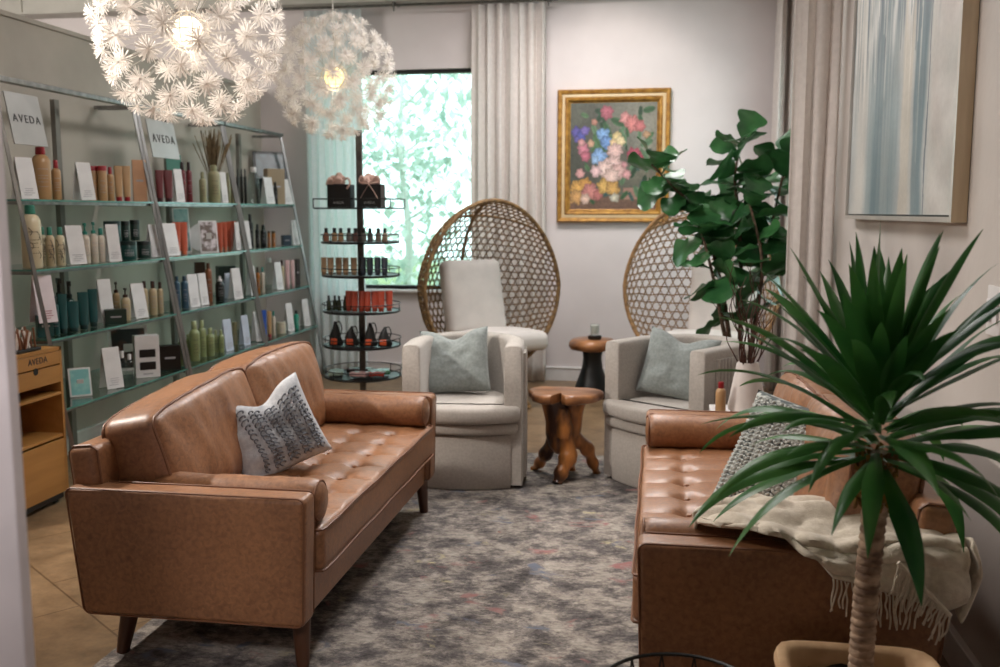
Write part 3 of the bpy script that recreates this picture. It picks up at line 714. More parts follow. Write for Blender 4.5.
# ================================================================ ARMCHAIRS
def make_chair(label, loc, rz):
    t = thing('barrel_armchair', label, 'armchair', loc, rz)
    W2, TH, H_, Rr = .325, .10, .78, .33
    # path of the wall (centre line), U-shape, open to -y
    pth = []; rc = W2-TH/2
    for i in range(8): pth.append((-rc, -.27+.23*i/7))
    for i in range(1, 16): a = PI-PI*i/16; pth.append((rc*math.cos(a), -.04+.36*math.sin(a)))
    for i in range(8): pth.append((rc, -.04-.23*i/7))
    n = len(pth)
    def sec(i):
        p = Vector((*pth[i], 0)); a = Vector((*pth[max(0, i-1)], 0)); c = Vector((*pth[min(n-1, i+1)], 0)); tg = (c-a).normalized(); nr = Vector((tg.y, -tg.x, 0))
        return p, -nr
    prof = [(-.5, .02), (-.5, .3), (-.5, .55), (-.5, .745), (-.48, .764), (-.42, .776), (-.2, .782), (0, .783), (.2, .782), (.42, .776), (.48, .764), (.5, .745), (.5, .55), (.5, .3), (.5, .02)]
    b = MB(); vs = []
    ends = [(-1, .0)]
    order = [(0, -.012, .90), (0, -.005, .975)] + [(i, 0, 1) for i in range(n)] + [(n-1, -.005, .975), (n-1, -.012, .90)]
    for (i, dy, sc) in order:
        p, nr = sec(i)
        for (w, z) in prof:
            q = p + nr*(-w*TH*sc)
            q = q + Vector((0, dy, 0)); vs.append((q.x, q.y, z if z < .7 else z-(1-sc)*.05))
    m = len(prof); fs = []
    for i in range(len(order)-1):
        for j in range(m-1): fs.append((i*m+j, i*m+j+1, (i+1)*m+j+1, (i+1)*m+j))
    fs.append(tuple(range(m))); fs.append(tuple(range((len(order)-1)*m, len(order)*m))[::-1])
    b._add(vs, fs); b.build('shell', M['boucle'], t, ang=60)
    # channel tufting on the outside of the arms
    b = MB()
    for i in range(3, n-3, 1):
        p, nr = sec(i); q = p+nr*(TH*.5+.0); 
        b.tube([(q.x, q.y, .04), (q.x, q.y, .45), (q.x, q.y, .73)], .016, 8)
    b.build('channel_tufting', M['boucle'], t, ang=70)
    def tshape(hw, yf, bulge, z0, z1, rd, name, par):
        o_ = [(.218*math.cos(PI*i/16), .27*math.sin(PI*i/16)) for i in range(17)]+[(-.218, -.268), (-hw, -.270), (-hw, yf-.012)]
        o_ += [(-hw+2*hw*i/14, yf-.012-bulge*math.sin(PI*i/14)**.9) for i in range(1, 14)]+[(hw, yf-.012), (hw, -.270), (.218, -.268)]
        def inset(k):
            out = []
            for x, y in o_:
                fx_ = 1-k/hw if abs(x) > .01 else 1; out.append((x*fx_, y+(k if y < -.271 else (-k if y > .01 else 0))))
            return out
        rings = [[(x, y, z) for x, y in inset(i_)] for (i_, z) in [(rd, z0), (rd*.3, z0+rd*.3), (0, z0+rd), (0, z1-rd), (rd*.3, z1-rd*.3), (rd, z1), (rd*3, z1+.004)]]
        m_ = len(o_); q = MB(); q._add([v for rg in rings for v in rg], [(i*m_+j, i*m_+(j+1) % m_, (i+1)*m_+(j+1) % m_, (i+1)*m_+j) for i in range(len(rings)-1) for j in range(m_)]+[tuple(range(m_))[::-1], tuple(range((len(rings)-1)*m_, len(rings)*m_))])
        return q.build(name, M['boucle'], par, ang=60)
    def dshape(r, yf, bulge, z0, z1, rd, name, par, mat=M['boucle']):
        outl = []
        for i in range(17): a = PI*i/16; outl.append((r*math.cos(a), .0+.27*math.sin(a)))
        for i in range(1, 12): f = i/12; outl.append((-r+2*r*f, yf*(1) - bulge*math.sin(PI*f) if 0 else yf-bulge*math.sin(PI*f)))
        outl.insert(17, (-r, yf)); outl.append((r, yf))
        zs = [(0, z0), (1, z0)] if 0 else None
        rings = []
        for (ins, z) in [(rd, z0), (rd*.3, z0+rd*.3), (0, z0+rd), (0, z1-rd), (rd*.3, z1-rd*.3), (rd, z1), (rd*4, z1+.006), (r*.9, z1+.012)]:
            k = 1-ins/r; rings.append([(x*k, (y+.05)*k-.05, z) for x, y in outl])
        m_ = len(outl); V_ = [v for rg in rings for v in rg]
        F_ = [(i*m_+j, i*m_+(j+1) % m_, (i+1)*m_+(j+1) % m_, (i+1)*m_+j) for i in range(len(rings)-1) for j in range(m_)]
        F_.append(tuple(range(m_))[::-1]); F_.append(tuple(range((len(rings)-1)*m_, len(rings)*m_)))
        q = MB(); q._add(V_, F_); return q.build(name, mat, par, ang=60)
    tshape(.262, -.275, .055, .0, .30, .012, 'base', t)
    tshape(.300, -.285, .065, .305, .365, .018, 'seat_deck', t)
    s = tshape(.314, -.295, .080, .368, .455, .022, 'seat_cushion', t)
    MB().tube([(-.306+.612*i/14, -.290-.080*math.sin(PI*i/14), .449) for i in range(15)], .004, 6).build('piping', M['boucle'], s)
    MB().lathe([(.19, 0), (.19, .02)], (0, 0, 0), 24).build('swivel_plate', M['black'], t)
    return t
make_chair('grey barrel armchair left of the root stool, in front of the egg chair', (-1.055, 5.32, .012), R(5))
make_chair('grey barrel armchair right of the root stool, turned towards the left sofa', (.14, 5.42, .012), R(-35))
t = thing('throw_pillow', 'sage linen pillow on the left armchair', 'pillow', (-1.125, 5.34, .475))
pillow_mesh(.40, .38, .15, .15, .05, 11).build('cover', M['sage'], t, ang=80); t.rotation_euler = (R(-20), R(-5), R(4))
t = thing('throw_pillow', 'sage linen pillow on the right armchair', 'pillow', (.075, 5.38, .475))
pillow_mesh(.40, .38, .15, .13, .05, 17).build('cover', M['sage'], t, ang=80); t.rotation_euler = (R(-20), R(9), R(-14))

# ================================================================ ROOT STOOL
t = thing('root_stool', 'teak root stool with a split slab top between the two armchairs', 'stool', (-.51, 5.36, .012))
def slab(n=40):
    b = MB(); rings = []
    for (k, z) in ((.90, .440), (.99, .450), (1.0, .470), (.985, .484), (.93, .490), (.5, .491), (.02, .491)):
        rg = []
        for j in range(n):
            a = 2*PI*j/n; r = .205*(1+.05*math.sin(3*a+1)+.035*math.sin(5*a)+.02*math.sin(9*a))
            da = (a-R(262)); r *= 1-.62*math.exp(-(da/.13)**2)*(1 if k > .3 else 0)
            rg.append((r*k*math.cos(a), r*k*math.sin(a)*.86, z+.004*math.sin(3*a)*(k > .9)))
        rings.append(rg)
    V_ = [v for rg in rings for v in rg]; F_ = [(i*n+j, i*n+(j+1) % n, (i+1)*n+(j+1) % n, (i+1)*n+j) for i in range(6) for j in range(n)]
    F_.append(tuple(range(n))[::-1]); F_.append(tuple(range(6*n, 7*n))); b._add(V_, F_); return b
slab().build('slab_top', M['teaktop'], t, ang=50)
b = MB()
b.tube([(-.05, .0, .445), (-.045, .0, .40), (-.03, -.01, .33), (-.02, -.01, .26), (-.01, -.02, .19), (0, -.02, .15)], [.085, .078, .075, .085, .075, .05], 14)
b.tube([(.05, .0, .445), (.045, .01, .38), (.03, .01, .30), (.02, 0, .22), (.02, 0, .16)], [.075, .062, .07, .07, .05], 14)
b.tube([(.0, -.05, .40), (.01, -.07, .30), (.0, -.075, .24)], [.03, .05, .04], 10)
b.build('root_trunk', M['teak'], t, ang=70)
def roots(pts, rs): MB().tube(catmull(pts, 5), [rs[0]+(rs[-1]-rs[0])*(i/(5*(len(pts)-1)))+.006*math.sin(i*1.3) for i in range(5*(len(pts)-1)+1)], 12).build('root_leg', M['teak'], t, ang=70)
roots([(0, -.03, .24), (.03, -.07, .14), (.0, -.12, .06), (-.02, -.15, .0)], (.062, .028))
roots([(-.04, .0, .22), (-.10, .03, .13), (-.14, .08, .06), (-.185, .13, .0)], (.05, .020))
roots([(.05, .0, .22), (.12, .03, .17), (.155, .07, .08), (.18, .10, .0)], (.05, .022))
roots([(.01, .03, .22), (.03, .09, .12), (.03, .15, .0)], (.05, .024))

# ================================================================ MUSHROOM SIDE TABLE
t = thing('side_table', 'small side table with thick round wooden top and black waisted base', 'side table', (-.52, 7.85, 0))
MB().lathe([(.13, .385), (.175, .395), (.19, .42), (.188, .45), (.165, .475), (.08, .482), (.01, .482)], n=32, fn=lambda v, a: Vector((v.x*(1+.04*math.sin(2*a)), v.y*(1+.04*math.sin(3*a)), v.z))).build('top', M['teaktop'], t, ang=70)
MB().lathe([(.15, 0), (.155, .04), (.12, .14), (.085, .24), (.075, .32), (.085, .39)], n=28).build('base', M['black'], t, ang=70)
t = thing('candle_holder', 'clear glass candle holder on a black coaster on the small side table', 'candle holder', (-.50, 7.80, .483))
MB().lathe([(.052, 0), (.055, .01), (.055, .028), (.04, .03)], n=20).build('coaster', M['black'], t)
MB().lathe([(.03, .031), (.036, .04), (.038, .12), (.034, .12), (.032, .045), (.01, .042)], n=20).build('glass_cup', M['glass'], t)
MB().lathe([(.030, .046), (.030, .112), (.01, .114)], n=16).build('candle', M['whitecush'], t)

# ================================================================ EGG CHAIRS
def make_egg(label, loc, rz, mat, cx_=-.02, sp=.058):
    t = thing('wicker_egg_chair', label, 'egg chair', loc, rz)
    A, Cc, D, zc = .57, .64, .56, .945
    def surf(x, y):   # disc -> shell
        r = min(1, math.hypot(x, y)); a = math.atan2(y, x); ph = r*PI/2
        tap = 1+.05*math.cos(2*a)*0
        return Vector((A*math.sin(ph)*math.cos(a)*(1-.10*max(0, math.sin(a))*math.sin(ph)), D*math.cos(ph)-.05, zc+Cc*math.sin(ph)*math.sin(a)))
    b = MB(); r3 = math.sqrt(3)
    for fam in range(3):
        th = PI*fam/3; d = Vector((math.cos(th), math.sin(th), 0)); nn = Vector((-d.y, d.x, 0)); k = -20
        s_ = sp*1.0
        for k in range(-18, 19):
            off = (k+.5)*s_ if fam else k*s_+s_*.5
            if abs(off) > .985: continue
            h = math.sqrt(max(0, .985**2-off*off)); m = max(4, int(h/.06)*2)
            P_ = [nn*off+d*(-h+2*h*i/m) for i in range(m+1)]
            b.tube([surf(p.x, p.y)+Vector((.008*fnoise(p*9, 1, fam), 0, .010*fnoise(p*9, 1, fam+7))) for i, p in enumerate(P_)], .0048, 4, cap=False)
    b.build('woven_shell', mat, t, ang=80)
    rim = [surf(math.cos(2*PI*i/48), math.sin(2*PI*i/48)) for i in range(48)]
    MB().tube(rim, .016, 8, closed=True).build('rim', mat, t)
    b = MB(); b.tube([surf(0, -1+1.0*i/10*2) for i in range(11)], .013, 8)
    b.tube([surf(x, math.sqrt(max(0, .96-x*x))*.0+.62) for x in [-.76+1.52*i/12 for i in range(13)]], .010, 8); b.build('ribs', mat, t)
    b = MB(); zb = zc-Cc
    for sx, sy in ((-1, -1), (1, -1), (-1, 1), (1, 1)):
        b.tube(catmull([(sx*.10, .12+sy*.06, zb+.06), (sx*.20, .12+sy*.16, zb*.6), (sx*.27, .12+sy*.25, .012)], 4), .014, 8)
    b.tube([(.36*math.cos(2*PI*i/32), .12+.34*math.sin(2*PI*i/32), .014) for i in range(32)], .014, 8, closed=True)
    b.build('stand', mat, t)
    def sfn(p, q): p.z += .03*(1-q.x**2)*(1-q.y**2)*(1 if q.z > 0 else .3); s_ = 1-.10*(q.y+1); p.x *= s_; return p
    MB().rbox((.06, .10, zc-.43), (.80, .46, .15), .06, (14, 12, 3), fn=sfn).build('seat_cushion', M['whitecush'], t, ang=80)
    rt = Matrix.Rotation(R(-14), 3, 'X')
    def bfn(p, q): p.y += (-.03 if q.y < 0 else .01)*(1-q.x**2)*(1-q.z**2); return p
    MB().rbox((cx_, .26, zc-.10), (.50, .13, .58), .05, (12, 3, 14), fn=bfn, rot=rt).build('back_cushion', M['whitecush'], t, ang=80)
    return t
make_egg('brown wicker egg chair in front of the window, left of the flower painting', (-1.245, 7.20, 0), R(38), M['rattan'])
make_egg('pale wicker egg chair right of the flower painting, behind the leafy plant', (.31, 7.35, 0), R(-14), M['rattan2'], cx_=.12, sp=.070)

# ================================================================ DISPLAY SHELVING
def fx(z): return -3.23+(1.56-z)*0.176
ZS = {1: 1.565, 2: 1.205, 3: .845, 4: .485}
def make_unit(label, y0, y1):
    t = thing('display_shelf', label, 'shelf', (0, y0, 0), 0, 'leaning glass display shelves along the left wall'); w = y1-y0
    for y in (.012, w-.012):
        MB().tube([(fx(0), y, 0), (fx(2.16), y, 2.16)], .013, 4).build('upright', M['steel'], t, smooth=False)
    MB().box((-3.53, w*.60, 1.08), (.03, .045, 2.15)).build('rear_post', pm('post_paint', (120, 118, 110), rough=.5), t, smooth=False)
    MB().box((fx(2.17), w/2, 2.175), (.05, w, .028), bev=.004).build('top_rail', M['steel'], t, smooth=False)
    for y in (.012, w-.012): MB().box(((fx(2.16)-3.6)/2, y, 2.165), (3.6+fx(2.16), .022, .022)).build('wall_bracket', M['steel'], t, smooth=False)
    for k, z in ZS.items():
        x1 = fx(z)+.012; x0 = -3.60
        b = MB(); b.box(((x0+x1)/2, w/2, z-.005), (x1-x0, w-.03, .010))
        for f in b.bm.faces:
            f.material_index = 1 if (f.normal_update() or abs(f.normal.z) < .5) else 0
        g = b.build('glass_shelf', [M['shelfglass'], M['shelfedge']], t, smooth=False)
        MB().box((x1-.03, w/2, z-.019), (.016, w-.04, .016)).build('support_bar', M['steel'], g, smooth=False)
        for y in (.03, w-.03): MB().box(((x0+x1)/2, y, z-.019), (x1-x0-.02, .014, .016)).build('side_bar', M['steel'], g, smooth=False)
    return t
make_unit('steel and glass leaning shelf nearest the camera, beside the bamboo cabinet', 4.53, 5.89)
make_unit('steel and glass leaning shelf in the middle of the row, holding the dried grass', 5.91, 7.16)
make_unit('steel and glass leaning shelf farthest away, next to the backlit curtain', 7.18, 8.36)
def sign(label, y0, w, h, zt):
    th = math.atan(.176); t = thing('hanging_sign', label, 'sign', (fx(zt)+.03, y0+w/2, zt))
    rot = Matrix.Rotation(-th, 3, 'Y')
    MB().box(rot @ Vector((0, 0, -h/2)), (.008, w, h), rot=rot, bev=.002).build('panel', M['signgrey'], t, smooth=False)
    m4 = Matrix.Translation(rot @ Vector((.006, 0, -h*.50))) @ rot.to_4x4() @ Matrix(((0, 0, 1, 0), (1, 0, 0, 0), (0, 1, 0, 0), (0, 0, 0, 1)))
    text_mesh('AVEDA', w*.21, .001, M['ink'], 'lettering', t, m4, 1.35)
sign('grey AVEDA sign panel at the near end of the shelves', 4.565, .275, .27, 2.11)
sign('pale AVEDA sign panel above the middle shelf, right of the near one', 5.95, .36, .25, 2.10)

# ---------------------------------------------------------------- products
PRODUCTS = [
 (1, 'card', -3.311, 4.713, 1.567, 0.09, 0.22, 'white', 'white folded product card at the near end of the top shelf, under the hanging sign'),
 (1, 'bottle_big', -3.311, 4.862, 1.567, 0.098, 0.281, 'tan_red', 'large tan bottle with red cap, tallest on the top shelf'),
 (1, 'bottle', -3.311, 4.992, 1.567, 0.05, 0.218, 'tan_red', 'small tan bottle with red cap right beside the large tan bottle'),
 (1, 'card', -3.311, 5.251, 1.567, 0.087, 0.22, 'white', 'white folded product card left of the tan red-lidded jars'),
 (1, 'jar_tall', -3.371, 5.445, 1.567, 0.06, 0.207, 'tan_red', 'tan jar with red lid, left one behind the white card'),
 (1, 'jar_tall', -3.311, 5.448, 1.567, 0.054, 0.207, 'tan_red', 'tan jar with red lid, right one of the pair on the top shelf'),
 (1, 'bottle', -3.311, 5.535, 1.567, 0.043, 0.205, 'tan_red', 'slim tan bottle with red cap between the red-lidded jars and the tan tubes'),
 (1, 'tube', -3.311, 5.625, 1.567, 0.043, 0.215, 'tan_redb', 'tan tube standing on a red cap, left of two'),
 (1, 'tube', -3.311, 5.718, 1.567, 0.044, 0.219, 'tan_redb', 'tan tube standing on a red cap, right of two'),
 (1, 'box', -3.311, 5.874, 1.567, 0.084, 0.264, 'peach', 'peach and tan carton at the far end of the first bay top shelf'),
 (2, 'bottle_big', -3.238, 4.64, 1.207, 0.1, 0.329, 'cream_teal', 'largest cream bottle, leaf print and teal cap, near end of second shelf'),
 (2, 'bottle', -3.328, 4.861, 1.207, 0.044, 0.212, 'cream_teal', 'small cream bottle with teal cap half behind the large cream bottle'),
 (2, 'bottle', -3.248, 4.809, 1.207, 0.049, 0.213, 'cream_dk', 'small cream bottle with dark botanical print and teal cap'),
 (2, 'bottle', -3.248, 4.899, 1.207, 0.05, 0.211, 'cream_teal', 'small cream bottle with teal cap left of the white card on the second shelf'),
 (2, 'card', -3.248, 5.025, 1.207, 0.09, 0.22, 'white', 'tall white folded card among cream bottles on the second shelf'),
 (2, 'pump', -3.248, 5.137, 1.207, 0.052, 0.23, 'ivory_teal', 'ivory pump bottle with teal pump, left of three'),
 (2, 'pump', -3.248, 5.223, 1.207, 0.047, 0.235, 'ivory_teal', 'ivory pump bottle with teal pump, middle of three'),
 (2, 'bottle', -3.248, 5.296, 1.207, 0.047, 0.199, 'ivory_teal', 'ivory bottle with teal cap, right of three beside the glass'),
 (2, 'jar_glass', -3.248, 5.37, 1.207, 0.036, 0.121, 'glass', 'small clear glass tumbler in front of the dark jars'),
 (2, 'card', -3.208, 5.347, 1.207, 0.071, 0.222, 'white', 'white folded card standing before the dark teal jars'),
 (2, 'jar', -3.248, 5.588, 1.207, 0.105, 0.115, 'dkteal', 'dark teal jar at the bottom left of the stacked jars'),
 (2, 'jar', -3.248, 5.779, 1.207, 0.083, 0.109, 'dkgreen', 'dark green jar at the bottom right of the stacked jars'),
 (2, 'jar', -3.288, 5.491, 1.322, 0.098, 0.123, 'teal', 'wide teal jar on top of the stack at its left'),
 (2, 'jar', -3.268, 5.604, 1.322, 0.05, 0.122, 'dkgreen', 'dark green jar on top of the stack in the middle'),
 (2, 'jar', -3.268, 5.715, 1.322, 0.057, 0.128, 'dkgreen', 'dark green jar on top of the stack at its right'),
 (2, 'card', -3.248, 5.917, 1.207, 0.085, 0.215, 'white', 'white folded card at the far end of the first bay second shelf'),
 (3, 'box', -3.194, 4.644, 0.847, 0.079, 0.114, 'teal', 'short teal carton at the near end of the third shelf under a white card'),
 (3, 'card', -3.194, 4.639, 0.922, 0.095, 0.25, 'pinkish', 'tall white card with pink footer on the teal carton of the third shelf'),
 (3, 'bottle', -3.184, 4.725, 0.847, 0.038, 0.208, 'teal', 'slim teal bottle next to the teal carton'),
 (3, 'tube', -3.184, 4.792, 0.847, 0.043, 0.213, 'teal', 'teal tube below black trigger heads, left one'),
 (3, 'spray', -3.304, 4.947, 0.847, 0.056, 0.293, 'dkgreen', 'black trigger spray bottle, left of two on the third shelf'),
 (3, 'spray', -3.304, 5.041, 0.847, 0.057, 0.27, 'dkgreen', 'black trigger spray bottle, right of two on the third shelf'),
 (3, 'tube', -3.184, 4.884, 0.847, 0.055, 0.166, 'teal', 'short wide teal tube in the middle of the teal group'),
 (3, 'tube', -3.184, 4.984, 0.847, 0.051, 0.208, 'teal', 'tall teal tube with bright highlight'),
 (3, 'tube', -3.204, 5.11, 0.847, 0.046, 0.215, 'teal', 'tall teal tube left of the white card on the third shelf'),
 (3, 'card', -3.224, 5.262, 0.847, 0.077, 0.262, 'white', 'tall white folded card behind the green carton on the third shelf'),
 (3, 'box', -3.154, 5.257, 0.847, 0.118, 0.086, 'dkgreen', 'low dark green carton at the front of the third shelf'),
 (3, 'pump', -3.254, 5.442, 0.847, 0.043, 0.231, 'amberbeige', 'beige pump bottle with brown pump behind the green carton'),
 (3, 'pump', -3.184, 5.424, 0.847, 0.055, 0.197, 'creambrown', 'cream pump bottle with brown pump right of the green carton'),
 (3, 'card', -3.184, 5.557, 0.847, 0.087, 0.217, 'white', 'tall white folded card between brown-capped bottles on the third shelf'),
 (3, 'bottle', -3.224, 5.718, 0.847, 0.045, 0.218, 'creambrown', "beige brown-capped bottle, left of three at the first bay third shelf's far end"),
 (3, 'bottle', -3.184, 5.751, 0.847, 0.051, 0.216, 'creambrown', "beige brown-capped bottle, middle of three at the first bay third shelf's far end"),
 (3, 'bottle', -3.184, 5.841, 0.847, 0.039, 0.204, 'creambrown', "beige brown-capped bottle, right of three at the first bay third shelf's far end"),
 (4, 'frame', -3.141, 4.854, 0.487, 0.116, 0.159, 'mint', 'small mint card in a pale frame at the near end of the bottom shelf'),
 (4, 'card', -3.121, 5.126, 0.487, 0.093, 0.239, 'white', 'white folded card left of the small glass bottles on the bottom shelf'),
 (4, 'bottle', -3.121, 5.25, 0.487, 0.042, 0.198, 'glass', 'clear glass bottle left of two on the bottom shelf'),
 (4, 'bottle', -3.121, 5.328, 0.487, 0.042, 0.169, 'glass', 'clear glass bottle right of two on the bottom shelf'),
 (4, 'winbox', -3.121, 5.525, 0.487, 0.143, 0.259, 'white', 'white gift carton with two dark cut-out windows'),
 (4, 'photo', -3.341, 5.716, 0.487, 0.245, 0.289, 'skin', 'dark photo board of a hand and shoulder behind the white gift carton'),
 (4, 'box', -3.121, 5.808, 0.487, 0.13, 0.158, 'black', 'black display carton at the far end of the first bay bottom shelf'),
 (1, 'tube', -3.311, 6.13, 1.567, 0.047, 0.211, 'maroon', 'dark maroon tube, left of two on the top shelf'),
 (1, 'tube', -3.311, 6.246, 1.567, 0.055, 0.216, 'maroon', 'dark maroon tube, right of two on the top shelf'),
 (1, 'card', -3.311, 6.38, 1.567, 0.063, 0.229, 'white', 'white folded card between maroon tubes and burgundy bottles'),
 (1, 'bottle', -3.311, 6.452, 1.567, 0.049, 0.28, 'burg', 'burgundy bottle, left of the two tall burgundy bottles'),
 (1, 'bottle', -3.311, 6.549, 1.567, 0.043, 0.285, 'burg', 'burgundy bottle, right of the two tall burgundy bottles'),
 (1, 'box', -3.491, 6.673, 1.567, 0.102, 0.342, 'tealbox', 'pale green carton behind the maroon tubes'),
 (1, 'bottle', -3.311, 6.758, 1.567, 0.051, 0.223, 'olive', 'slim olive cream bottle on the top shelf of the middle bay'),
 (1, 'bottle_big', -3.311, 6.946, 1.567, 0.09, 0.282, 'olive', 'wide olive cream bottle, largest in the middle bay'),
 (1, 'card', -3.281, 7.028, 1.567, 0.053, 0.234, 'white', 'narrow white card beside the wide olive cream bottle'),
 (1, 'bottle', -3.311, 7.18, 1.567, 0.039, 0.232, 'olive', 'small olive cream bottle, left of two before the grass vase'),
 (1, 'bottle', -3.311, 7.271, 1.567, 0.039, 0.236, 'olive', 'small olive cream bottle, right of two before the grass vase'),
 (1, 'bottle', -3.311, 7.363, 1.567, 0.024, 0.271, 'black', 'first from the left of three slim black bottles on the top shelf'),
 (1, 'bottle', -3.311, 7.439, 1.567, 0.024, 0.274, 'black', 'second from the left of three slim black bottles on the top shelf'),
 (1, 'bottle', -3.311, 7.506, 1.567, 0.024, 0.277, 'black', 'third from the left of three slim black bottles on the top shelf'),
 (1, 'bottle_big', -3.311, 7.675, 1.567, 0.091, 0.3, 'glass', 'clear plastic bottle between black bottles and the dark frame'),
 (1, 'frame', -3.401, 8.298, 1.567, 0.294, 0.477, 'darkpic', 'dark framed picture leaning at the far end of the top shelf'),
 (1, 'box', -3.341, 8.185, 1.567, 0.158, 0.306, 'kraft', 'kraft brown carton in front of the dark framed picture'),
 (1, 'card', -3.291, 7.909, 1.567, 0.085, 0.227, 'white', 'white folded card in front of the kraft carton, left one'),
 (1, 'card', -3.291, 8.315, 1.567, 0.089, 0.223, 'white', 'white folded card in front of the dark frame, right one'),
 (1, 'bottle', -3.311, 8.134, 1.567, 0.035, 0.192, 'black', 'short black bottle between the two white cards on the far top shelf'),
 (1, 'potted', -3.371, 8.715, 1.567, 0.056, 0.191, 'green', 'tiny green plant in a red pot at the far top corner of the shelving'),
 (2, 'card', -3.248, 6.109, 1.207, 0.094, 0.22, 'white', 'white folded card at the near end of the middle bay second shelf'),
 (2, 'tube', -3.248, 6.213, 1.207, 0.048, 0.225, 'orange', 'orange tube left of two beside the near white card'),
 (2, 'tube', -3.248, 6.313, 1.207, 0.049, 0.224, 'orange', 'orange tube right of two beside the near white card'),
 (2, 'photo', -3.418, 6.637, 1.207, 0.117, 0.329, 'tealprint', 'tall postcard with teal print behind the orange tubes'),
 (2, 'disc', -3.368, 6.836, 1.207, 0.105, 0.211, 'white', 'round white display plaque on the second shelf'),
 (2, 'photo', -3.218, 6.641, 1.207, 0.131, 0.235, 'floral', 'white photo card with a floral picture leaning before the orange tubes'),
 (2, 'tube', -3.288, 6.89, 1.207, 0.035, 0.211, 'orange', 'first orange tube from the left in the row of five on the second shelf'),
 (2, 'tube', -3.288, 6.968, 1.207, 0.035, 0.214, 'orange', 'second orange tube from the left in the row of five on the second shelf'),
 (2, 'tube', -3.288, 7.048, 1.207, 0.035, 0.217, 'orange', 'third orange tube from the left in the row of five on the second shelf'),
 (2, 'tube', -3.288, 7.131, 1.207, 0.036, 0.22, 'orange', 'fourth orange tube from the left in the row of five on the second shelf'),
 (2, 'tube', -3.288, 7.213, 1.207, 0.036, 0.223, 'orange', 'fifth orange tube from the left in the row of five on the second shelf'),
 (2, 'card', -3.218, 7.109, 1.207, 0.039, 0.216, 'white', 'narrow white card closing the row of five orange tubes'),
 (2, 'card', -3.248, 7.335, 1.207, 0.064, 0.222, 'white', 'white folded card at the near end of the far bay second shelf'),
 (2, 'bottle', -3.288, 7.523, 1.207, 0.049, 0.276, 'black', 'tallest black bottle on the second shelf of the far bay'),
 (2, 'bottle', -3.248, 7.571, 1.207, 0.033, 0.195, 'black', 'short black bottle left of two beside the amber jars'),
 (2, 'bottle', -3.248, 7.694, 1.207, 0.05, 0.186, 'black', 'short black bottle right of two beside the amber jars'),
 (2, 'jar_tall', -3.248, 7.81, 1.207, 0.025, 0.134, 'amber', 'amber jar left of two on the far second shelf'),
 (2, 'jar_tall', -3.248, 7.908, 1.207, 0.034, 0.132, 'amber', 'amber jar right of two on the far second shelf'),
 (2, 'box', -3.248, 8.192, 1.207, 0.079, 0.091, 'navy', 'low dark blue carton on the far second shelf'),
 (2, 'card', -3.248, 8.383, 1.207, 0.063, 0.221, 'white', 'white folded card at the far end of the second shelf'),
 (3, 'bottle_big', -3.184, 6.068, 0.847, 0.04, 0.228, 'slate', 'slate blue bottle left of two on the third shelf'),
 (3, 'bottle_big', -3.184, 6.173, 0.847, 0.048, 0.221, 'slate', 'slate blue bottle right of two on the third shelf'),
 (3, 'card', -3.184, 6.282, 0.847, 0.069, 0.228, 'white', 'white folded card beside the slate blue bottles'),
 (3, 'card', -3.184, 6.425, 0.847, 0.064, 0.226, 'white', 'white folded card before the brown statuette bottle'),
 (3, 'box', -3.384, 6.807, 0.847, 0.075, 0.282, 'brown', 'dark brown carton behind two white cards on the third shelf'),
 (3, 'bottle_big', -3.244, 6.658, 0.847, 0.051, 0.284, 'copper', 'tall copper brown bottle in the middle bay third shelf'),
 (3, 'dropper', -3.184, 6.713, 0.847, 0.066, 0.186, 'black', 'black dropper bottle with white top on the third shelf'),
 (3, 'box', -3.384, 7.245, 0.847, 0.135, 0.229, 'dkgreen', 'dark green carton behind the dropper bottle'),
 (3, 'card', -3.224, 6.926, 0.847, 0.046, 0.195, 'bluewhite', 'blue white card behind the tall white card of the middle bay'),
 (3, 'card', -3.154, 6.914, 0.847, 0.076, 0.234, 'white', 'tall white folded card at the far end of the middle bay third shelf'),
 (3, 'card', -3.184, 7.277, 0.847, 0.064, 0.229, 'white', 'tall white folded card at the near end of the far bay third shelf'),
 (3, 'bottle', -3.184, 7.401, 0.847, 0.036, 0.214, 'amber', 'amber bottle with dark cap on the far third shelf'),
 (3, 'bottle', -3.184, 7.496, 0.847, 0.033, 0.209, 'ivory_teal', 'small white bottle right of the amber bottle on the far third shelf'),
 (3, 'bottle_big', -3.304, 7.931, 0.847, 0.069, 0.261, 'glass', 'clear glass bottle behind the white card of the far third shelf'),
 (3, 'card', -3.184, 7.814, 0.847, 0.068, 0.233, 'white', 'white folded card leaning beside the clear glass bottle'),
 (3, 'bottle', -3.224, 8.014, 0.847, 0.043, 0.24, 'creambrown', 'beige bottle with brown cap on the far third shelf'),
 (3, 'tube', -3.184, 8.04, 0.847, 0.035, 0.239, 'pink', 'pale pink tube left of two on the far third shelf'),
 (3, 'tube', -3.184, 8.158, 0.847, 0.035, 0.234, 'pink', 'pale pink tube right of two on the far third shelf'),
 (3, 'box', -3.184, 8.279, 0.847, 0.036, 0.237, 'darkbook', 'thin dark carton at the far end of the third shelf'),
 (4, 'bottle', -3.121, 5.984, 0.487, 0.053, 0.208, 'lime', 'short green bottle at the near end of the bottom shelf green group'),
 (4, 'bottle', -3.181, 6.187, 0.487, 0.041, 0.182, 'lime', 'short green bottle second from the near end of the green group'),
 (4, 'bottle', -3.121, 6.162, 0.487, 0.069, 0.275, 'lime', 'tall green bottle, left of the two tallest'),
 (4, 'bottle', -3.161, 6.355, 0.487, 0.056, 0.26, 'lime', 'tall green bottle, right of the two tallest'),
 (4, 'bottle', -3.121, 6.397, 0.487, 0.057, 0.2, 'lime', 'medium green bottle just right of the tallest pair'),
 (4, 'bottle', -3.161, 6.568, 0.487, 0.036, 0.164, 'lime', 'small green bottle between the medium one and the last one'),
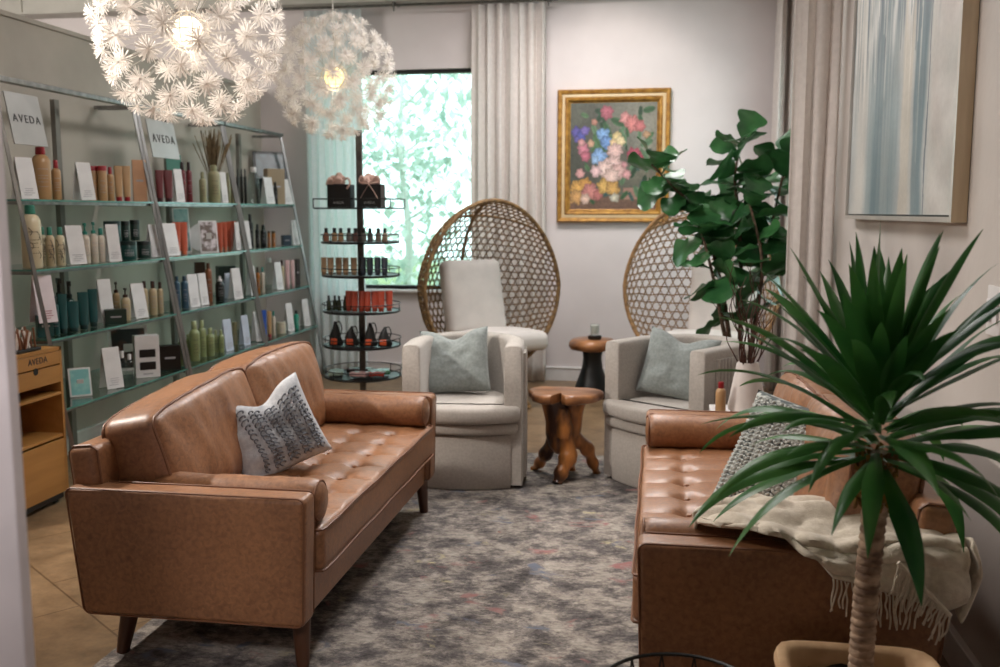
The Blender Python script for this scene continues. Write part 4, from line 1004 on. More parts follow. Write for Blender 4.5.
 (4, 'bottle', -3.121, 6.57, 0.487, 0.04, 0.165, 'lime', 'last green bottle at the far end of the green group'),
 (4, 'card', -3.121, 6.665, 0.487, 0.066, 0.235, 'bluewhite', 'pale blue folded card beside the green bottles'),
 (4, 'card', -3.121, 6.973, 0.487, 0.061, 0.232, 'bluewhite', 'pale blue folded card at the far end of the middle bay bottom shelf'),
 (4, 'jar_tall', -3.201, 6.979, 0.487, 0.038, 0.176, 'olive', 'olive cream jar between two pale blue cards'),
 (4, 'card', -3.121, 7.2, 0.487, 0.063, 0.24, 'white', 'white folded card left of the blue tube'),
 (4, 'tube', -3.121, 7.339, 0.487, 0.048, 0.234, 'blue', 'bright blue tube on the far bottom shelf'),
 (4, 'tube', -3.121, 7.461, 0.487, 0.033, 0.214, 'tan_redb', 'tan tube beside the bright blue tube'),
 (4, 'bottle', -3.121, 7.545, 0.487, 0.033, 0.205, 'ivory_teal', 'small white bottle beside the tan tube on the bottom shelf'),
 (4, 'jar', -3.121, 7.707, 0.487, 0.076, 0.096, 'cream', 'low cream jar on the far bottom shelf'),
 (4, 'card', -3.121, 7.876, 0.487, 0.069, 0.241, 'white', 'white folded card beside the low cream jar'),
 (4, 'bottle', -3.121, 8.052, 0.487, 0.044, 0.163, 'tealbright', 'bright teal bottle with black cap on the far bottom shelf'),
 (4, 'card', -3.121, 8.26, 0.487, 0.072, 0.241, 'white', 'white folded card at the far end of the bottom shelf'),
]

COL = {'tan_red': ((186, 146, 102), (158, 28, 40)), 'tan_redb': ((190, 152, 110), (158, 28, 40)), 'peach': ((208, 160, 124), None), 'cream_teal': ((214, 200, 168), (52, 128, 108)),
 'cream_dk': ((196, 176, 142), (52, 128, 108)), 'ivory_teal': ((214, 202, 186), (48, 134, 120)), 'teal': ((22, 76, 76), (14, 46, 46)), 'dkteal': ((18, 70, 66), (24, 46, 44)), 'dkgreen': ((22, 50, 44), (14, 26, 24)),
 'amberbeige': ((168, 144, 104), (58, 32, 22)), 'creambrown': ((192, 174, 140), (62, 34, 24)), 'mint': ((150, 204, 200), None), 'skin': ((96, 66, 54), None), 'black': ((18, 20, 20), (12, 12, 12)),
 'maroon': ((104, 34, 38), (60, 24, 26)), 'burg': ((112, 26, 38), (40, 16, 20)), 'tealbox': ((100, 158, 144), None), 'olive': ((164, 158, 122), (150, 146, 112)), 'kraft': ((156, 134, 104), None),
 'darkpic': ((30, 52, 54), None), 'orange': ((190, 86, 58), (196, 104, 74)), 'tealprint': ((150, 176, 178), None), 'floral': ((220, 212, 216), None), 'amber': ((158, 96, 30), (60, 40, 20)), 'navy': ((30, 48, 66), None),
 'slate': ((52, 84, 106), (36, 60, 80)), 'brown': ((66, 44, 34), None), 'copper': ((138, 84, 54), (110, 70, 48)), 'pink': ((214, 176, 176), (200, 160, 160)), 'darkbook': ((52, 44, 46), None), 'lime': ((146, 156, 108), (164, 172, 128)),
 'blue': ((44, 88, 178), (40, 80, 160)), 'cream': ((208, 198, 174), (200, 190, 168)), 'tealbright': ((40, 164, 140), (16, 30, 30)), 'bluewhite': ((196, 206, 222), None), 'white': ((228, 226, 226), None), 'pinkish': ((228, 216, 220), None), 'green': ((50, 104, 48), (176, 40, 34)), 'glass': ((0, 0, 0), None)}
def cm(c, part=0):
    if c == 'glass': return M['glass']
    k = COL[c][part] or COL[c][0]
    return pm('product_%s_%d' % (c, part), k, tuple(int(q*.93) for q in k), 8, .32, coat=.1)
rnd = random.Random(8)
def label_patch(b, w, z0, z1, n=16):
    """small printed lines lying on the front of a round pack"""
    for z in (z0+(z1-z0)*q for q in (.15, .35, .5, .62, .9)):
        a0, a1 = -PI/2-.55, -PI/2+.55
        for i in range(5):
            a = a0+(a1-a0)*i/5; c = a0+(a1-a0)*(i+rnd.uniform(.5, .95))/5; r = w/2+.0006
            b._add([(r*math.cos(a), r*math.sin(a), z), (r*math.cos(c), r*math.sin(c), z), (r*math.cos(c), r*math.sin(c), z+.003), (r*math.cos(a), r*math.sin(a), z+.003)], [(0, 1, 2, 3)])
def product(kind, x, y, z, w, h, c, label):
    rz = R(40)+rnd.uniform(-.12, .12); m0, m1 = cm(c, 0), cm(c, 1); r = w/2
    grp = None
    if kind in ('bottle', 'bottle_big', 'pump', 'spray', 'dropper'):
        t = thing('bottle', label, 'bottle', (x, y, z), rz)
        hb = h*(.80 if kind != 'pump' else .72)
        if kind == 'bottle_big': hb = h*.86
        if kind == 'spray': hb = h*.62
        nk = r*.42
        MB().lathe([(r*.9, 0), (r, r*.12), (r, hb-r*1.0), (r*.96, hb-r*.65), (r*.75, hb-r*.25), (nk, hb), (nk, hb+.004), (nk*.6, hb+.005)], n=20).build('body', m0, t, ang=50)
        if kind in ('bottle', 'bottle_big'):
            MB().lathe([(nk*1.15, hb-.001), (nk*1.25, hb+.004), (nk*1.2, h-.004), (nk, h), (.001, h)], n=14).build('cap', m1 if c != 'glass' else M['card'], t)
        elif kind == 'pump':
            b = MB(); b.lathe([(nk*1.3, hb-.001), (nk*1.3, hb+h*.07), (nk*.4, hb+h*.09), (nk*.4, h*.93), (nk*.9, h*.94), (nk*.9, h), (.001, h)], n=14); b.tube([(0, 0, h*.96), (0, -r*1.1, h*.96), (0, -r*1.3, h*.93)], nk*.35, 8); b.build('pump', m1, t)
        elif kind == 'spray':
            b = MB(); b.lathe([(nk*1.4, hb), (nk*1.4, hb+h*.08), (nk*.8, hb+h*.1), (nk*.8, h*.9), (.001, h*.9)], n=12); b.box((0, -r*.3, h*.93), (r*.8, r*2.0, h*.10), bev=.003)
            b.tube([(0, -r*.8, h*.9), (0, -r*1.0, h*.80), (0, -r*.8, h*.72)], r*.16, 6); b.build('trigger', m1, t)
        else:
            MB().lathe([(nk*1.2, hb), (nk*1.2, hb+h*.08), (nk*.6, hb+h*.09), (nk*.7, h*.97), (.001, h)], n=12).build('dropper_cap', M['card'], t)
        if c not in ('glass',) and w > .03:
            b = MB(); label_patch(b, w, hb*.2, hb*.72)
            if c in ('cream_teal', 'cream_dk'):   # botanical print
                for k in range(7):
                    a = -PI/2+rnd.uniform(-.8, .8); zz = hb*(.12+.10*k)*.85; rr = r+.0008
                    b.tube([(rr*math.cos(a+.2*math.sin(q)), rr*math.sin(a+.2*math.sin(q)), zz+q*.010) for q in range(5)], .0016, 4)
            b.build('print', M['ink'] if c in ('cream_teal', 'cream_dk', 'olive', 'lime') else M['cardprint'], t, smooth=False)
    elif kind == 'tube':
        t = thing('tube', label, 'tube', (x, y, z), rz); hc = h*.12
        MB().lathe([(r*.8, 0), (r*.82, .002), (r*.82, hc), (.001, hc)], n=18).build('cap', m1, t)
        b = MB(); n = 18; rings = []
        for f in (0, .25, .5, .75, 1): rings.append([(r*(1+.12*f)*math.cos(2*PI*j/n), r*(1-.93*f)*.9*math.sin(2*PI*j/n), hc+(h-hc)*f) for j in range(n)])
        V_ = [v for q in rings for v in q]; b._add(V_, [(i*n+j, i*n+(j+1) % n, (i+1)*n+(j+1) % n, (i+1)*n+j) for i in range(4) for j in range(n)]+[tuple(range(n))[::-1], tuple(range(4*n, 5*n))])
        b.build('body', m0, t, ang=60)
    elif kind in ('jar', 'jar_tall'):
        t = thing('jar', label, 'jar', (x, y, z), rz); hl = h*(.78 if kind == 'jar' else .86)
        MB().lathe([(r*.95, 0), (r, .004), (r, hl-.003), (r*.96, hl)], n=22).build('body', m0, t)
        MB().lathe([(r*1.03, hl), (r*1.03, h-.003), (r*.98, h), (.001, h)], n=22).build('lid', m1, t)
        b = MB(); label_patch(b, w, hl*.2, hl*.7); b.build('print', M['cardprint'], t, smooth=False)
    elif kind == 'jar_glass':
        t = thing('tumbler', label, 'glass', (x, y, z), 0)
        MB().lathe([(r*.8, 0), (r, h), (r*.92, h), (r*.74, .006), (.001, .006)], n=20).build('cup', M['glass'], t)
    elif kind == 'card':
        rz = R(66)+rnd.uniform(-.1, .1); w = w*1.12; t = thing('product_card', label, 'card', (x, y, z), rz)
        b = MB(); dpt = w*.85; rot1 = Matrix.Rotation(-math.atan(dpt/2/h), 3, 'X'); rot2 = Matrix.Rotation(math.atan(dpt/2/h), 3, 'X')
        b.box((0, -dpt/4, h/2), (w, .002, h), rot=rot1); b.box((0, dpt/4, h/2), (w, .002, h), rot=rot2); 
        b.build('folded_card', m0, t, smooth=False)
        b = MB()
        for k in range(4):
            zz = h*(.10+.05*k); b.box((0 if k else -.1*w, -dpt/4*2*(1-zz/h)-.003, zz), (w*rnd.uniform(.4, .7), .0008, .0035), rot=rot1)
        b.build('print', M['pinkprint'] if c == 'pinkish' else M['cardprint'], t, smooth=False)
    elif kind in ('box', 'winbox'):
        t = thing('carton', label, 'box', (x, y, z), rz); d = min(.09, w*.6)
        MB().box((0, 0, h/2), (w, d, h), bev=.0015).build('carton_body', m0, t, smooth=False)
        b = MB()
        if kind == 'winbox':
            for zz in (.28, .58): b.box((0, -d/2-.0008, h*zz), (w*.66, .0016, h*.19), bev=.0004)
            b.build('cut_out_window', M['black'], t, smooth=False); b = MB(); b.box((0, -d/2-.0006, h*.09), (w*.4, .001, h*.03)); b.build('print', M['cardprint'], t, smooth=False)
        else:
            b.box((0, -d/2-.0006, h*.5), (w*.5, .001, min(.012, h*.1))); b.build('print', M['cardprint'], t, smooth=False)
    elif kind in ('frame', 'photo'):
        t = thing('picture_frame' if kind == 'frame' else 'photo_card', label, 'picture', (x, y, z), rz)
        rot = Matrix.Rotation(R(-12), 3, 'X'); e = .008 if kind == 'frame' else .003
        bm_ = M['black'] if c == 'darkpic' else M['card']
        MB().box(rot @ Vector((0, 0, h/2)), (w, .008 if kind == 'frame' else .004, h), rot=rot, bev=.001).build('frame_border', bm_, t, smooth=False)
        art = pm('art_'+c, COL[c][0], {'skin': (28, 40, 40), 'tealprint': (70, 130, 134), 'floral': (110, 96, 90), 'darkpic': (44, 72, 74), 'mint': (128, 190, 190)}[c], 14 if c != 'skin' else 6, .3, lo=.45, hi=.55)
        MB().box(rot @ Vector((0, -.0055, h/2)), (w-2*w*.08, .002, h-2*w*.08), rot=rot).build('picture', art, t, smooth=False)
        MB().box((0, h*.10, h*.30), (w*.3, .003, h*.62), rot=Matrix.Rotation(R(14), 3, 'X')).build('easel_back', bm_, t, smooth=False)
    elif kind == 'disc':
        t = thing('display_plaque', label, 'plaque', (x, y, z), rz)
        MB().tube([(0, -.003, h/2), (0, .003, h/2)], h/2, 30).build('round_plate', m0, t, ang=40); MB().box((0, .01, .006), (w*.5, .05, .012), bev=.002).build('foot', m0, t)
    elif kind == 'potted':
        t = thing('potted_plant', label, 'plant', (x, y, z), rz)
        MB().lathe([(r*.5, 0), (r*.7, h*.3), (r*.6, h*.3), (.001, h*.26)], n=16).build('pot', m1, t)
        b = MB()
        for k in range(16):
            a = k*2.4; e = r*(.4+.5*rnd.random()); b.tube([(0, 0, h*.28), (e*.5*math.cos(a), e*.5*math.sin(a), h*.6), (e*math.cos(a), e*math.sin(a), h*rnd.uniform(.6, 1))], [.002, .006, .001], 5)
        b.build('leaves', m0, t)
    return t
for (row, kind, x, y, z, w, h, c, label) in PRODUCTS: product(kind, x, y, z, w, h, c, label)

# dried grass in a white vase
t = thing('dried_grass_vase', 'dried brown grass bundle in a small white vase on the top shelf', 'vase', (-3.38, 7.08, 1.566))
MB().lathe([(.04, 0), (.05, .04), (.045, .14), (.04, .17), (.036, .17), (.038, .03), (.001, .02)], n=20).build('vase', M['card'], t)
b = MB(); rnd = random.Random(2)
for k in range(90):
    a = rnd.uniform(0, 2*PI); s_ = rnd.uniform(.02, .17)*(1 if k % 2 else .5); hh = rnd.uniform(.42, .56)
    b.tube([(.02*math.cos(a), .02*math.sin(a), .03), (s_*.35*math.cos(a), s_*.35*math.sin(a), .24), (s_*math.cos(a), s_*math.sin(a), hh)], [.0022, .002, .0035 if k % 3 else .001], 4)
b.build('grass', pm('dried_grass', (138, 116, 84), (92, 74, 50), 30, .9), t)

# ================================================================ BAMBOO CABINET
t = thing('bamboo_cabinet', 'bamboo cabinet with drawers and open cubbies at the near end of the shelves', 'cabinet', (-3.03, 4.53, 0))
BW, BD = .62, .42; Bm = M['bamboo']
b = MB(); b.box((-BD/2, -.009, .435), (BD, .018, .76)); b.box((-BD/2, -BW+.009, .435), (BD, .018, .76)); b.box((-BD/2, -BW/2, .806), (BD, BW, .018)); b.box((-BD+.008, -BW/2, .435), (.014, BW-.03, .74))
b.box((-BD/2, -BW/2, .355), (BD-.01, BW-.03, .016)); b.box((-BD/2-.0, -BW/2, .066), (BD, BW-.03, .016)); b.build('carcass', Bm, t, smooth=False)
MB().box((-.10, -BW/2, .575), (.20, BW-.04, .014), bev=.002).build('cubby_shelf', Bm, t, smooth=False)
d1 = MB().box((-.006, -BW/2, .762), (.016, BW-.042, .066), bev=.002).build('drawer', Bm, t, smooth=False)
m4 = Matrix.Translation((.0035, -.20, .765)) @ Matrix(((0, 0, 1, 0), (1, 0, 0, 0), (0, 1, 0, 0), (0, 0, 0, 1)))
text_mesh('AVEDA', .045, .0008, M['ink'], 'lettering', d1, m4, 1.1)
d2 = MB().box((-.006, -BW/2, .678), (.016, BW-.042, .088), bev=.002).build('drawer', Bm, t, smooth=False)
MB().tube([(.0, -.22, .716), (.004, -.22, .716)], .018, 16).build('finger_notch', M['black'], d2)
MB().box((-.006, -BW/2, .205), (.016, BW-.042, .262), bev=.002).build('drawer', Bm, t, smooth=False)
MB().box((-.07, -BW/2-.08, .3655), (.10, .14, .003)).build('liner_mat', M['piping'], t, smooth=False)
MB().tube([(-BD+.016, -.30, .47), (-BD+.018, -.30, .47)], .055, 24).build('cable_hole', M['black'], t)
b = MB(); b.box((-BD/2, -BW/2, .04), (BD-.04, BW-.04, .036)); b.build('plinth', M['black'], t, smooth=False)
for sx, sy in ((-.05, -.05), (-.05, -BW+.05), (-BD+.05, -.05), (-BD+.05, -BW+.05)): MB().tube([(sx-.01, sy, .018), (sx+.01, sy, .018)], .018, 14).build('caster', M['black'], t)
t = thing('trinket_tray', 'small black tray crowded with cream and dark swabs on the bamboo cabinet', 'tray', (-3.12, 4.30, .816))
MB().box((0, 0, .008), (.15, .18, .016), bev=.003).build('tray', M['black'], t)
b = MB(); rnd = random.Random(4)
for k in range(34):
    x, y = rnd.uniform(-.06, .06), rnd.uniform(-.075, .075); b.mi = k % 2
    b.tube([(x, y, .016), (x+rnd.uniform(-.02, .02), y+rnd.uniform(-.02, .02), rnd.uniform(.07, .12))], rnd.uniform(.004, .008), 6)
b.build('swabs', [M['whitecush'], M['piping']], t)

# ================================================================ ROTATING DISPLAY RACK
RX, RY = -1.975, 6.30
t = thing('display_rack', 'tall black rack with six round tiers in front of the window', 'display rack', (RX, RY, 0))
MB().box((0, 0, 1.02), (.04, .022, 2.03), bev=.003).build('pole', M['dsteel'], t, smooth=False)
MB().lathe([(.22, 0), (.22, .012), (.02, .02)], n=32).build('base', M['black'], t)
RZ = [1.53, 1.305, 1.085, .845, .612, .402]; RR = .262
for k, z in enumerate(RZ):
    if k == 0:
        b = MB(); b.box((0, 0, z-.006), (.52, .36, .010), bev=.003); tr = b.build('tier', M['black'], t, smooth=False)
        b = MB(); pts = [(-.26, -.18, z+.055), (.26, -.18, z+.055), (.26, .18, z+.055), (-.26, .18, z+.055)]; b.tube(pts, .004, 5, closed=True)
        for p in pts: b.tube([p, (p[0], p[1], z-.002)], .004, 5)
        b.build('guard_wire', M['black'], tr)
    else:
        b = MB(); b.lathe([(RR*.97, z-.014), (RR, z-.008), (RR, z), (RR*.97, z+.002), (RR*.95, z-.004), (.01, z-.004)], n=44); tr = b.build('tier', M['black'], t)
        b = MB(); b.tube([(RR*math.cos(2*PI*i/44), RR*math.sin(2*PI*i/44), z+.045) for i in range(44)], .0035, 5, closed=True)
        for i in range(6): a = 2*PI*i/6; b.tube([(RR*math.cos(a), RR*math.sin(a), z), (RR*math.cos(a), RR*math.sin(a), z+.045)], .003, 5)
        b.build('guard_wire', M['black'], tr)
# gift boxes with tissue
pinkt = pm('blush_tissue', (206, 176, 164), (186, 152, 140), 20, .85, bump=.4, bscale=60)
def gift(x, label, bow):
    t = thing('gift_box', label, 'gift box', (RX+x, RY-.06, RZ[0]))
    MB().box((0, 0, .075), (.155, .11, .15), bev=.003).build('box', M['black'], t, smooth=False)
    text_mesh('AVEDA', .022, .0006, M['signgrey'], 'lettering', t, Matrix.Translation((0, -.0558, .03)) @ Matrix.Rotation(PI/2, 4, 'X'))
    b = MB(); rnd = random.Random(int(x*100)+50)
    for k in range(7):
        cx, cy = rnd.uniform(-.06, .06)+(-.03 if not bow else 0), rnd.uniform(-.03, .03); s_ = rnd.uniform(.03, .05)
        b.rbox((cx, cy, .165+rnd.uniform(-.01, .02)), (s_*1.5, s_, s_*1.7), s_*.4, (3, 3, 3), fn=lambda p, q: p+Vector((fnoise(p*30), fnoise(p*31), fnoise(p*29)))*.012, rot=Matrix.Rotation(rnd.uniform(-.6, .6), 3, 'Y'))
    b.build('tissue', pinkt, t, ang=70)
    b = MB(); 
    if bow:
        for s_ in (-1, 1):
            b.tube([(0, -.058, .15), (s_*.035, -.060, .10), (s_*.06, -.058, .055)], .010, 4, flat=.25); b.tube(catmull([(0, -.05, .155), (s_*.05, -.05, .20), (s_*.065, -.05, .165), (0, -.05, .15)], 5), .007, 4)
    else: b.tube(catmull([(.02, -.05, .155), (.06, -.05, .19), (.08, -.05, .16), (.06, -.06, .12)], 5), .007, 4)
    b.build('ribbon', pinkt, t)
gift(-.11, 'black AVEDA gift box with blush tissue, left of the rack pole', False); gift(.10, 'black AVEDA gift box with blush ribbon bow, right of the rack pole', True)
# nail-polish sized bottles
ORD = ['first', 'second', 'third', 'fourth', 'fifth', 'sixth', 'seventh', 'eighth', 'ninth', 'tenth', 'eleventh']
proto = None
cols = [(150, 104, 84), (176, 140, 104), (168, 136, 104), (120, 112, 104), (104, 76, 70), (112, 108, 100), (96, 92, 90), (128, 112, 100), (160, 140, 120)]
for i in range(9):
    x = -.20+.05*i; t = thing('small_bottle', ORD[i]+' from the left of nine small dark-capped bottles on the second rack tier', 'bottle', (RX+x, RY-.11+.02*(i % 2), RZ[1]+.001), 0, 'small bottles on the second rack tier')
    MB().lathe([(.018, 0), (.019, .003), (.019, .045), (.016, .055), (.008, .06)], n=14).build('body', pm('vial%d' % i, cols[i], rough=.2), t)
    MB().lathe([(.012, .058), (.012, .088), (.001, .09)], n=12).build('cap', M['black'], t)
def small_tube(k, i, x, y, h, r, col, label, grp, z):
    t = thing('small_tube', label, 'tube', (RX+x, RY+y, z), rnd.uniform(-.2, .2), grp); n = 14
    MB().lathe([(r*.8, 0), (r*.8, h*.16), (.001, h*.16)], n=n).build('cap', pm(k+'_cap', tuple(int(c*.75) for c in col), rough=.3), t)
    rings = [[(r*(1+.1*f)*math.cos(2*PI*j/n), r*(1-.9*f)*math.sin(2*PI*j/n), h*.16+h*.84*f) for j in range(n)] for f in (0, .5, 1)]
    b = MB(); b._add([v for q in rings for v in q], [(a*n+j, a*n+(j+1) % n, (a+1)*n+(j+1) % n, (a+1)*n+j) for a in range(2) for j in range(n)]+[tuple(range(2*n, 3*n))]); b.build('body', pm(k, col, rough=.35), t, ang=60)
for i in range(5): small_tube('tan_tube', i, -.225+.052*i, -.10-.015*(i % 2), .115, .020, (188, 154, 118), ORD[i]+' from the left of five tan tubes on the third rack tier', 'tan tubes on the third rack tier', RZ[2]+.001)
for i in range(4): small_tube('navy_tube', i, .045+.050*i, -.10-.01*(i % 2), .118, .021, (34, 44, 58), ORD[i]+' from the left of four navy tubes on the third rack tier', 'navy tubes on the third rack tier', RZ[2]+.001)
for i in range(4):
    t = thing('small_bottle', ORD[i]+' from the left of four dark green bottles on the fourth rack tier', 'bottle', (RX-.20+.036*i, RY-.09+.02*(i % 2), RZ[3]+.001), 0, 'dark green bottles on the fourth rack tier')
    MB().lathe([(.014, 0), (.015, .003), (.015, .06), (.007, .072)], n=12).build('body', pm('dgreen_vial', (56, 62, 44), rough=.25), t); MB().lathe([(.008, .07), (.008, .098), (.001, .1)], n=10).build('cap', M['black'], t)
for i in range(7): small_tube('red_tube', i, -.055+.044*i, -.10-.02*(i % 2)+.05*max(0, i-4)*.4, .135, .022, (186, 74, 50), ORD[i]+' from the left of seven brick-red tubes on the fourth rack tier', 'brick-red tubes on the fourth rack tier', RZ[3]+.001)
for i, x in enumerate((-.155, -.045, .085, .185)):
    t = thing('pouch', ['black pointed pouch with orange tag, leftmost on the fifth rack tier', 'shorter black pouch with orange tag, second from left on the fifth rack tier', 'black pointed pouch just right of the pole on the fifth rack tier', 'black pouch with orange tag, rightmost on the fifth rack tier'][i], 'pouch', (RX+x, RY-.10, RZ[4]+.001))
    hh = (.16, .13, .155, .13)[i]
    MB().lathe([(.046, 0), (.05, .02), (.04, .06), (.022, hh*.75), (.008, hh), (.001, hh+.002)], n=16, ey=.6, fn=lambda v, a: v+Vector((.006*math.sin(v.z*60), 0, 0))).build('body', M['black'], t, ang=70)
    MB().tube(catmull([(.0, 0, hh*.9), (.03, 0, hh*1.0), (.045, 0, hh*.7), (.035, -.01, hh*.4)], 5), .004, 6).build('strap', M['black'], t)
    b = MB(); b.rbox((.0, -.035, .03), (.045, .014, .04), .006, (2, 2, 2)); b.build('tag', pm('orange_tag', (206, 84, 44), rough=.4), t)
for i, (x, y, w, d, a, c, lb) in enumerate([(-.17, -.06, .10, .13, .3, (170, 190, 176), 'silvery green sachet at the left of the lowest rack tier'), (-.04, .06, .17, .08, .0, (60, 44, 40), 'dark brown flat packet at the back of the lowest rack tier'), (.02, -.12, .12, .09, -.2, (190, 150, 146), 'pale pink flat packet at the front of the lowest rack tier'), (.12, -.03, .15, .10, .35, (54, 110, 72), 'green flat packet at the right of the lowest rack tier'), (.14, -.13, .10, .06, .1, (136, 50, 40), 'dark red flat packet at the right front of the lowest rack tier')]):
    o = MB().rbox((0, 0, .016+.003*i), (w, d, .028), .008, (5, 4, 2), fn=lambda p, q: p+Vector((0, 0, .006*fnoise(p*25, 1, i)))).build('flat_packet', pm('packet%d' % i, c, rough=.2), ang=60)
    o.location = (RX+x, RY+y, RZ[5]+.002); o.rotation_euler.z = a; tag(o, lb, 'packet')

# ================================================================ PENDANT LAMPS
fm = None
def flower_mesh():
    b = MB(); rnd = random.Random(6)
    for ring, (n, el, ln) in enumerate([(8, 64, .034), (13, 40, .042), (16, 16, .045), (10, -8, .038)]):
        for k in range(n):
            a = 2*PI*(k+.5*ring)/n+rnd.uniform(-.1, .1); e = R(el+rnd.uniform(-8, 8)); L_ = ln*rnd.uniform(.9, 1.1)
            d = Vector((math.cos(a)*math.cos(e), math.sin(a)*math.cos(e), math.sin(e))); sd = Vector((-math.sin(a), math.cos(a), 0)); up = d.cross(sd)
            w = .0026; P_ = []
            for f, ww in ((.08, .25), (.45, .7), (.82, 1.0), (1.0, .6)):
                c = d*L_*f + up*(-.006*f*f); P_ += [c-sd*w*ww, c+sd*w*ww]
            b._add(P_, [(0, 1, 3, 2), (2, 3, 5, 4), (4, 5, 7, 6)])
    b.lathe([(.001, -.002), (.005, 0), (.003, .004), (.001, .005)], n=8)
    return b
fm = flower_mesh().build('flower', M['petal'], smooth=False)
def pendant(label, loc, bm_, power, seed):
    t = thing('pendant_lamp', label, 'pendant lamp', loc, seed)
    RP = .362; N_ = 100; ga = PI*(3-math.sqrt(5)); b = MB()
    rnd = random.Random(seed)
    for i in range(N_):
        z = 1-2*(i+.5)/N_; r = math.sqrt(1-z*z); a = ga*i; d = Vector((r*math.cos(a), r*math.sin(a), z)); rr = RP*rnd.uniform(.93, 1.02)
        q = d.to_track_quat('Z', 'Y')
        o = fm if (i == 0 and fm.parent is None) else fm.copy()
        if o is not fm: C.objects.link(o)
        o.parent = t; o.location = d*rr; o.rotation_euler = q.to_euler(); s_ = rnd.uniform(1.15, 1.32); o.scale = (s_, s_, s_)
        b.tube([d*.08, d*rr], .0011, 4, cap=False)
    b.build('wire_spokes', M['wirew'], t)
    g = MB(); g.lathe([(.001, -.06)]+[(.06*math.sin(PI*k/12), -.06*math.cos(PI*k/12)) for k in range(1, 12)]+[(.001, .06)], n=24); g.build('light_globe', bm_, t)
    b = MB()
    for k in range(10):
        a = 2*PI*k/10; b.tube([(.082*math.sin(PI*j/14)*math.cos(a), .082*math.sin(PI*j/14)*math.sin(a), -.082*math.cos(PI*j/14)) for j in range(15)], .0022, 4)
    for zz in (-.05, 0, .05): rr = math.sqrt(.082**2-zz*zz); b.tube([(rr*math.cos(2*PI*j/24), rr*math.sin(2*PI*j/24), zz) for j in range(24)], .002, 4, closed=True)
    b.build('hub_cage', M['wirew'], t)
    MB().tube([(0, 0, .06), (0, 0, 3.50-loc[2])], .004, 6).build('cord', M['wirew'], t)
    MB().lathe([(.05, 3.49-loc[2]), (.05, 3.55-loc[2]), (.001, 3.55-loc[2])], n=20).build('ceiling_rose', M['wirew'], t)
    l = bpy.data.lights.new('pendant_glow', 'POINT'); l.energy = power*.07; l.color = (1, .86, .68); l.shadow_soft_size = .07
    lo = bpy.data.objects.new('pendant_glow', l); C.objects.link(lo); lo.location = (loc[0], loc[1], loc[2]-.10)
pendant('nearer and larger looking white starburst pendant lamp, upper left', (-1.90, 3.80, 2.225), M['bulb'], 16, 1)
pendant('farther white starburst pendant lamp overlapping the window', (-2.00, 5.90, 2.325), M['bulb2'], 14, 2)

# ================================================================ SIDE TABLE, VASE, BOTTLE behind the right sofa
t = thing('side_table', 'small white square side table between the right sofa and right armchair', 'side table', (.47, 4.70, 0))
MB().box((0, 0, .535), (.42, .34, .03), bev=.004).build('top', M['trim'], t, smooth=False)
MB().box((0, 0, .49), (.38, .30, .06)).build('apron', M['trim'], t, smooth=False)
for sx in (-.18, .18):
    for sy in (-.14, .14): MB().tube([(sx, sy, .47), (sx, sy, .012)], [.018, .012], 8).build('leg', M['trim'], t)
t = thing('vase_of_twigs', 'white tapered ceramic vase of curly brown twigs behind the right sofa', 'vase', (.425, 4.68, .551))
MB().lathe([(.072, 0), (.076, .006), (.076, .016), (.001, .016)], n=28).build('wood_base', M['walnut'], t)
MB().lathe([(.088, .016), (.090, .03), (.052, .235), (.046, .245), (.040, .24), (.06, .05), (.001, .04)], n=32).build('vase', pm('white_ceramic', (228, 220, 214), rough=.35), t, ang=60)
b = MB(); rnd = random.Random(7)
for k in range(20):
    a = rnd.uniform(0, 2*PI); s_ = rnd.uniform(.04, .20); P_ = []; hh = rnd.uniform(.5, .72)
    for j in range(8):
        f = j/7; P_.append((s_*f*math.cos(a)+.018*math.sin(j*1.9+k)*f*1.3, s_*f*math.sin(a)+.018*math.cos(j*1.7+k)*f, .10+(hh-.10)*f))
    b.tube(catmull(P_, 4), [.0045-.003*i/28 for i in range(29)], 5)
b.build('twigs', pm('twig_bark', (92, 56, 44), (60, 36, 30), 30, .8), t)
t = thing('bottle', 'tan bottle with red cap on the white side table behind the right sofa', 'bottle', (.300, 4.62, .551))
MB().lathe([(.022, 0), (.024, .004), (.024, .11), (.018, .122), (.009, .128)], n=20).build('body', cm('tan_red', 0), t); MB().lathe([(.013, .126), (.014, .13), (.014, .155), (.001, .158)], n=14).build('cap', cm('tan_red', 1), t)

# ================================================================ FIDDLE LEAF FIG
t = thing('potted_fig', 'tall leafy fiddle-leaf plant in the back right corner by the window', 'potted plant', (.52, 6.35, 0))
MB().lathe([(.15, 0), (.17, .02), (.20, .30), (.205, .32), (.19, .32), (.185, .28), (.001, .28)], n=32).build('pot', M['card'], t, ang=60)
MB().lathe([(.186, .281), (.10, .292), (.001, .295)], n=24).build('soil', M['soil'], t)
stems = [[(-.02, 0, .28), (-.10, -.05, .9), (-.25, -.02, 1.45), (-.42, .02, 1.64), (-.58, 0, 1.80)], [(0, .03, .28), (.0, 0, 1.0), (-.03, .02, 1.5), (-.06, .0, 1.70), (-.03, -.02, 1.95)], [(.03, 0, .28), (.12, .05, 1.0), (.18, .06, 1.4), (.25, .05, 1.80)],
         [(0, -.03, .28), (-.12, -.16, .8), (-.20, -.20, 1.15), (-.28, -.16, 1.42)], [(.03, -.02, .28), (.08, -.15, .8), (.10, -.22, 1.2), (.02, -.18, 1.55)]]
b = MB(); f = MB(); rnd = random.Random(21)
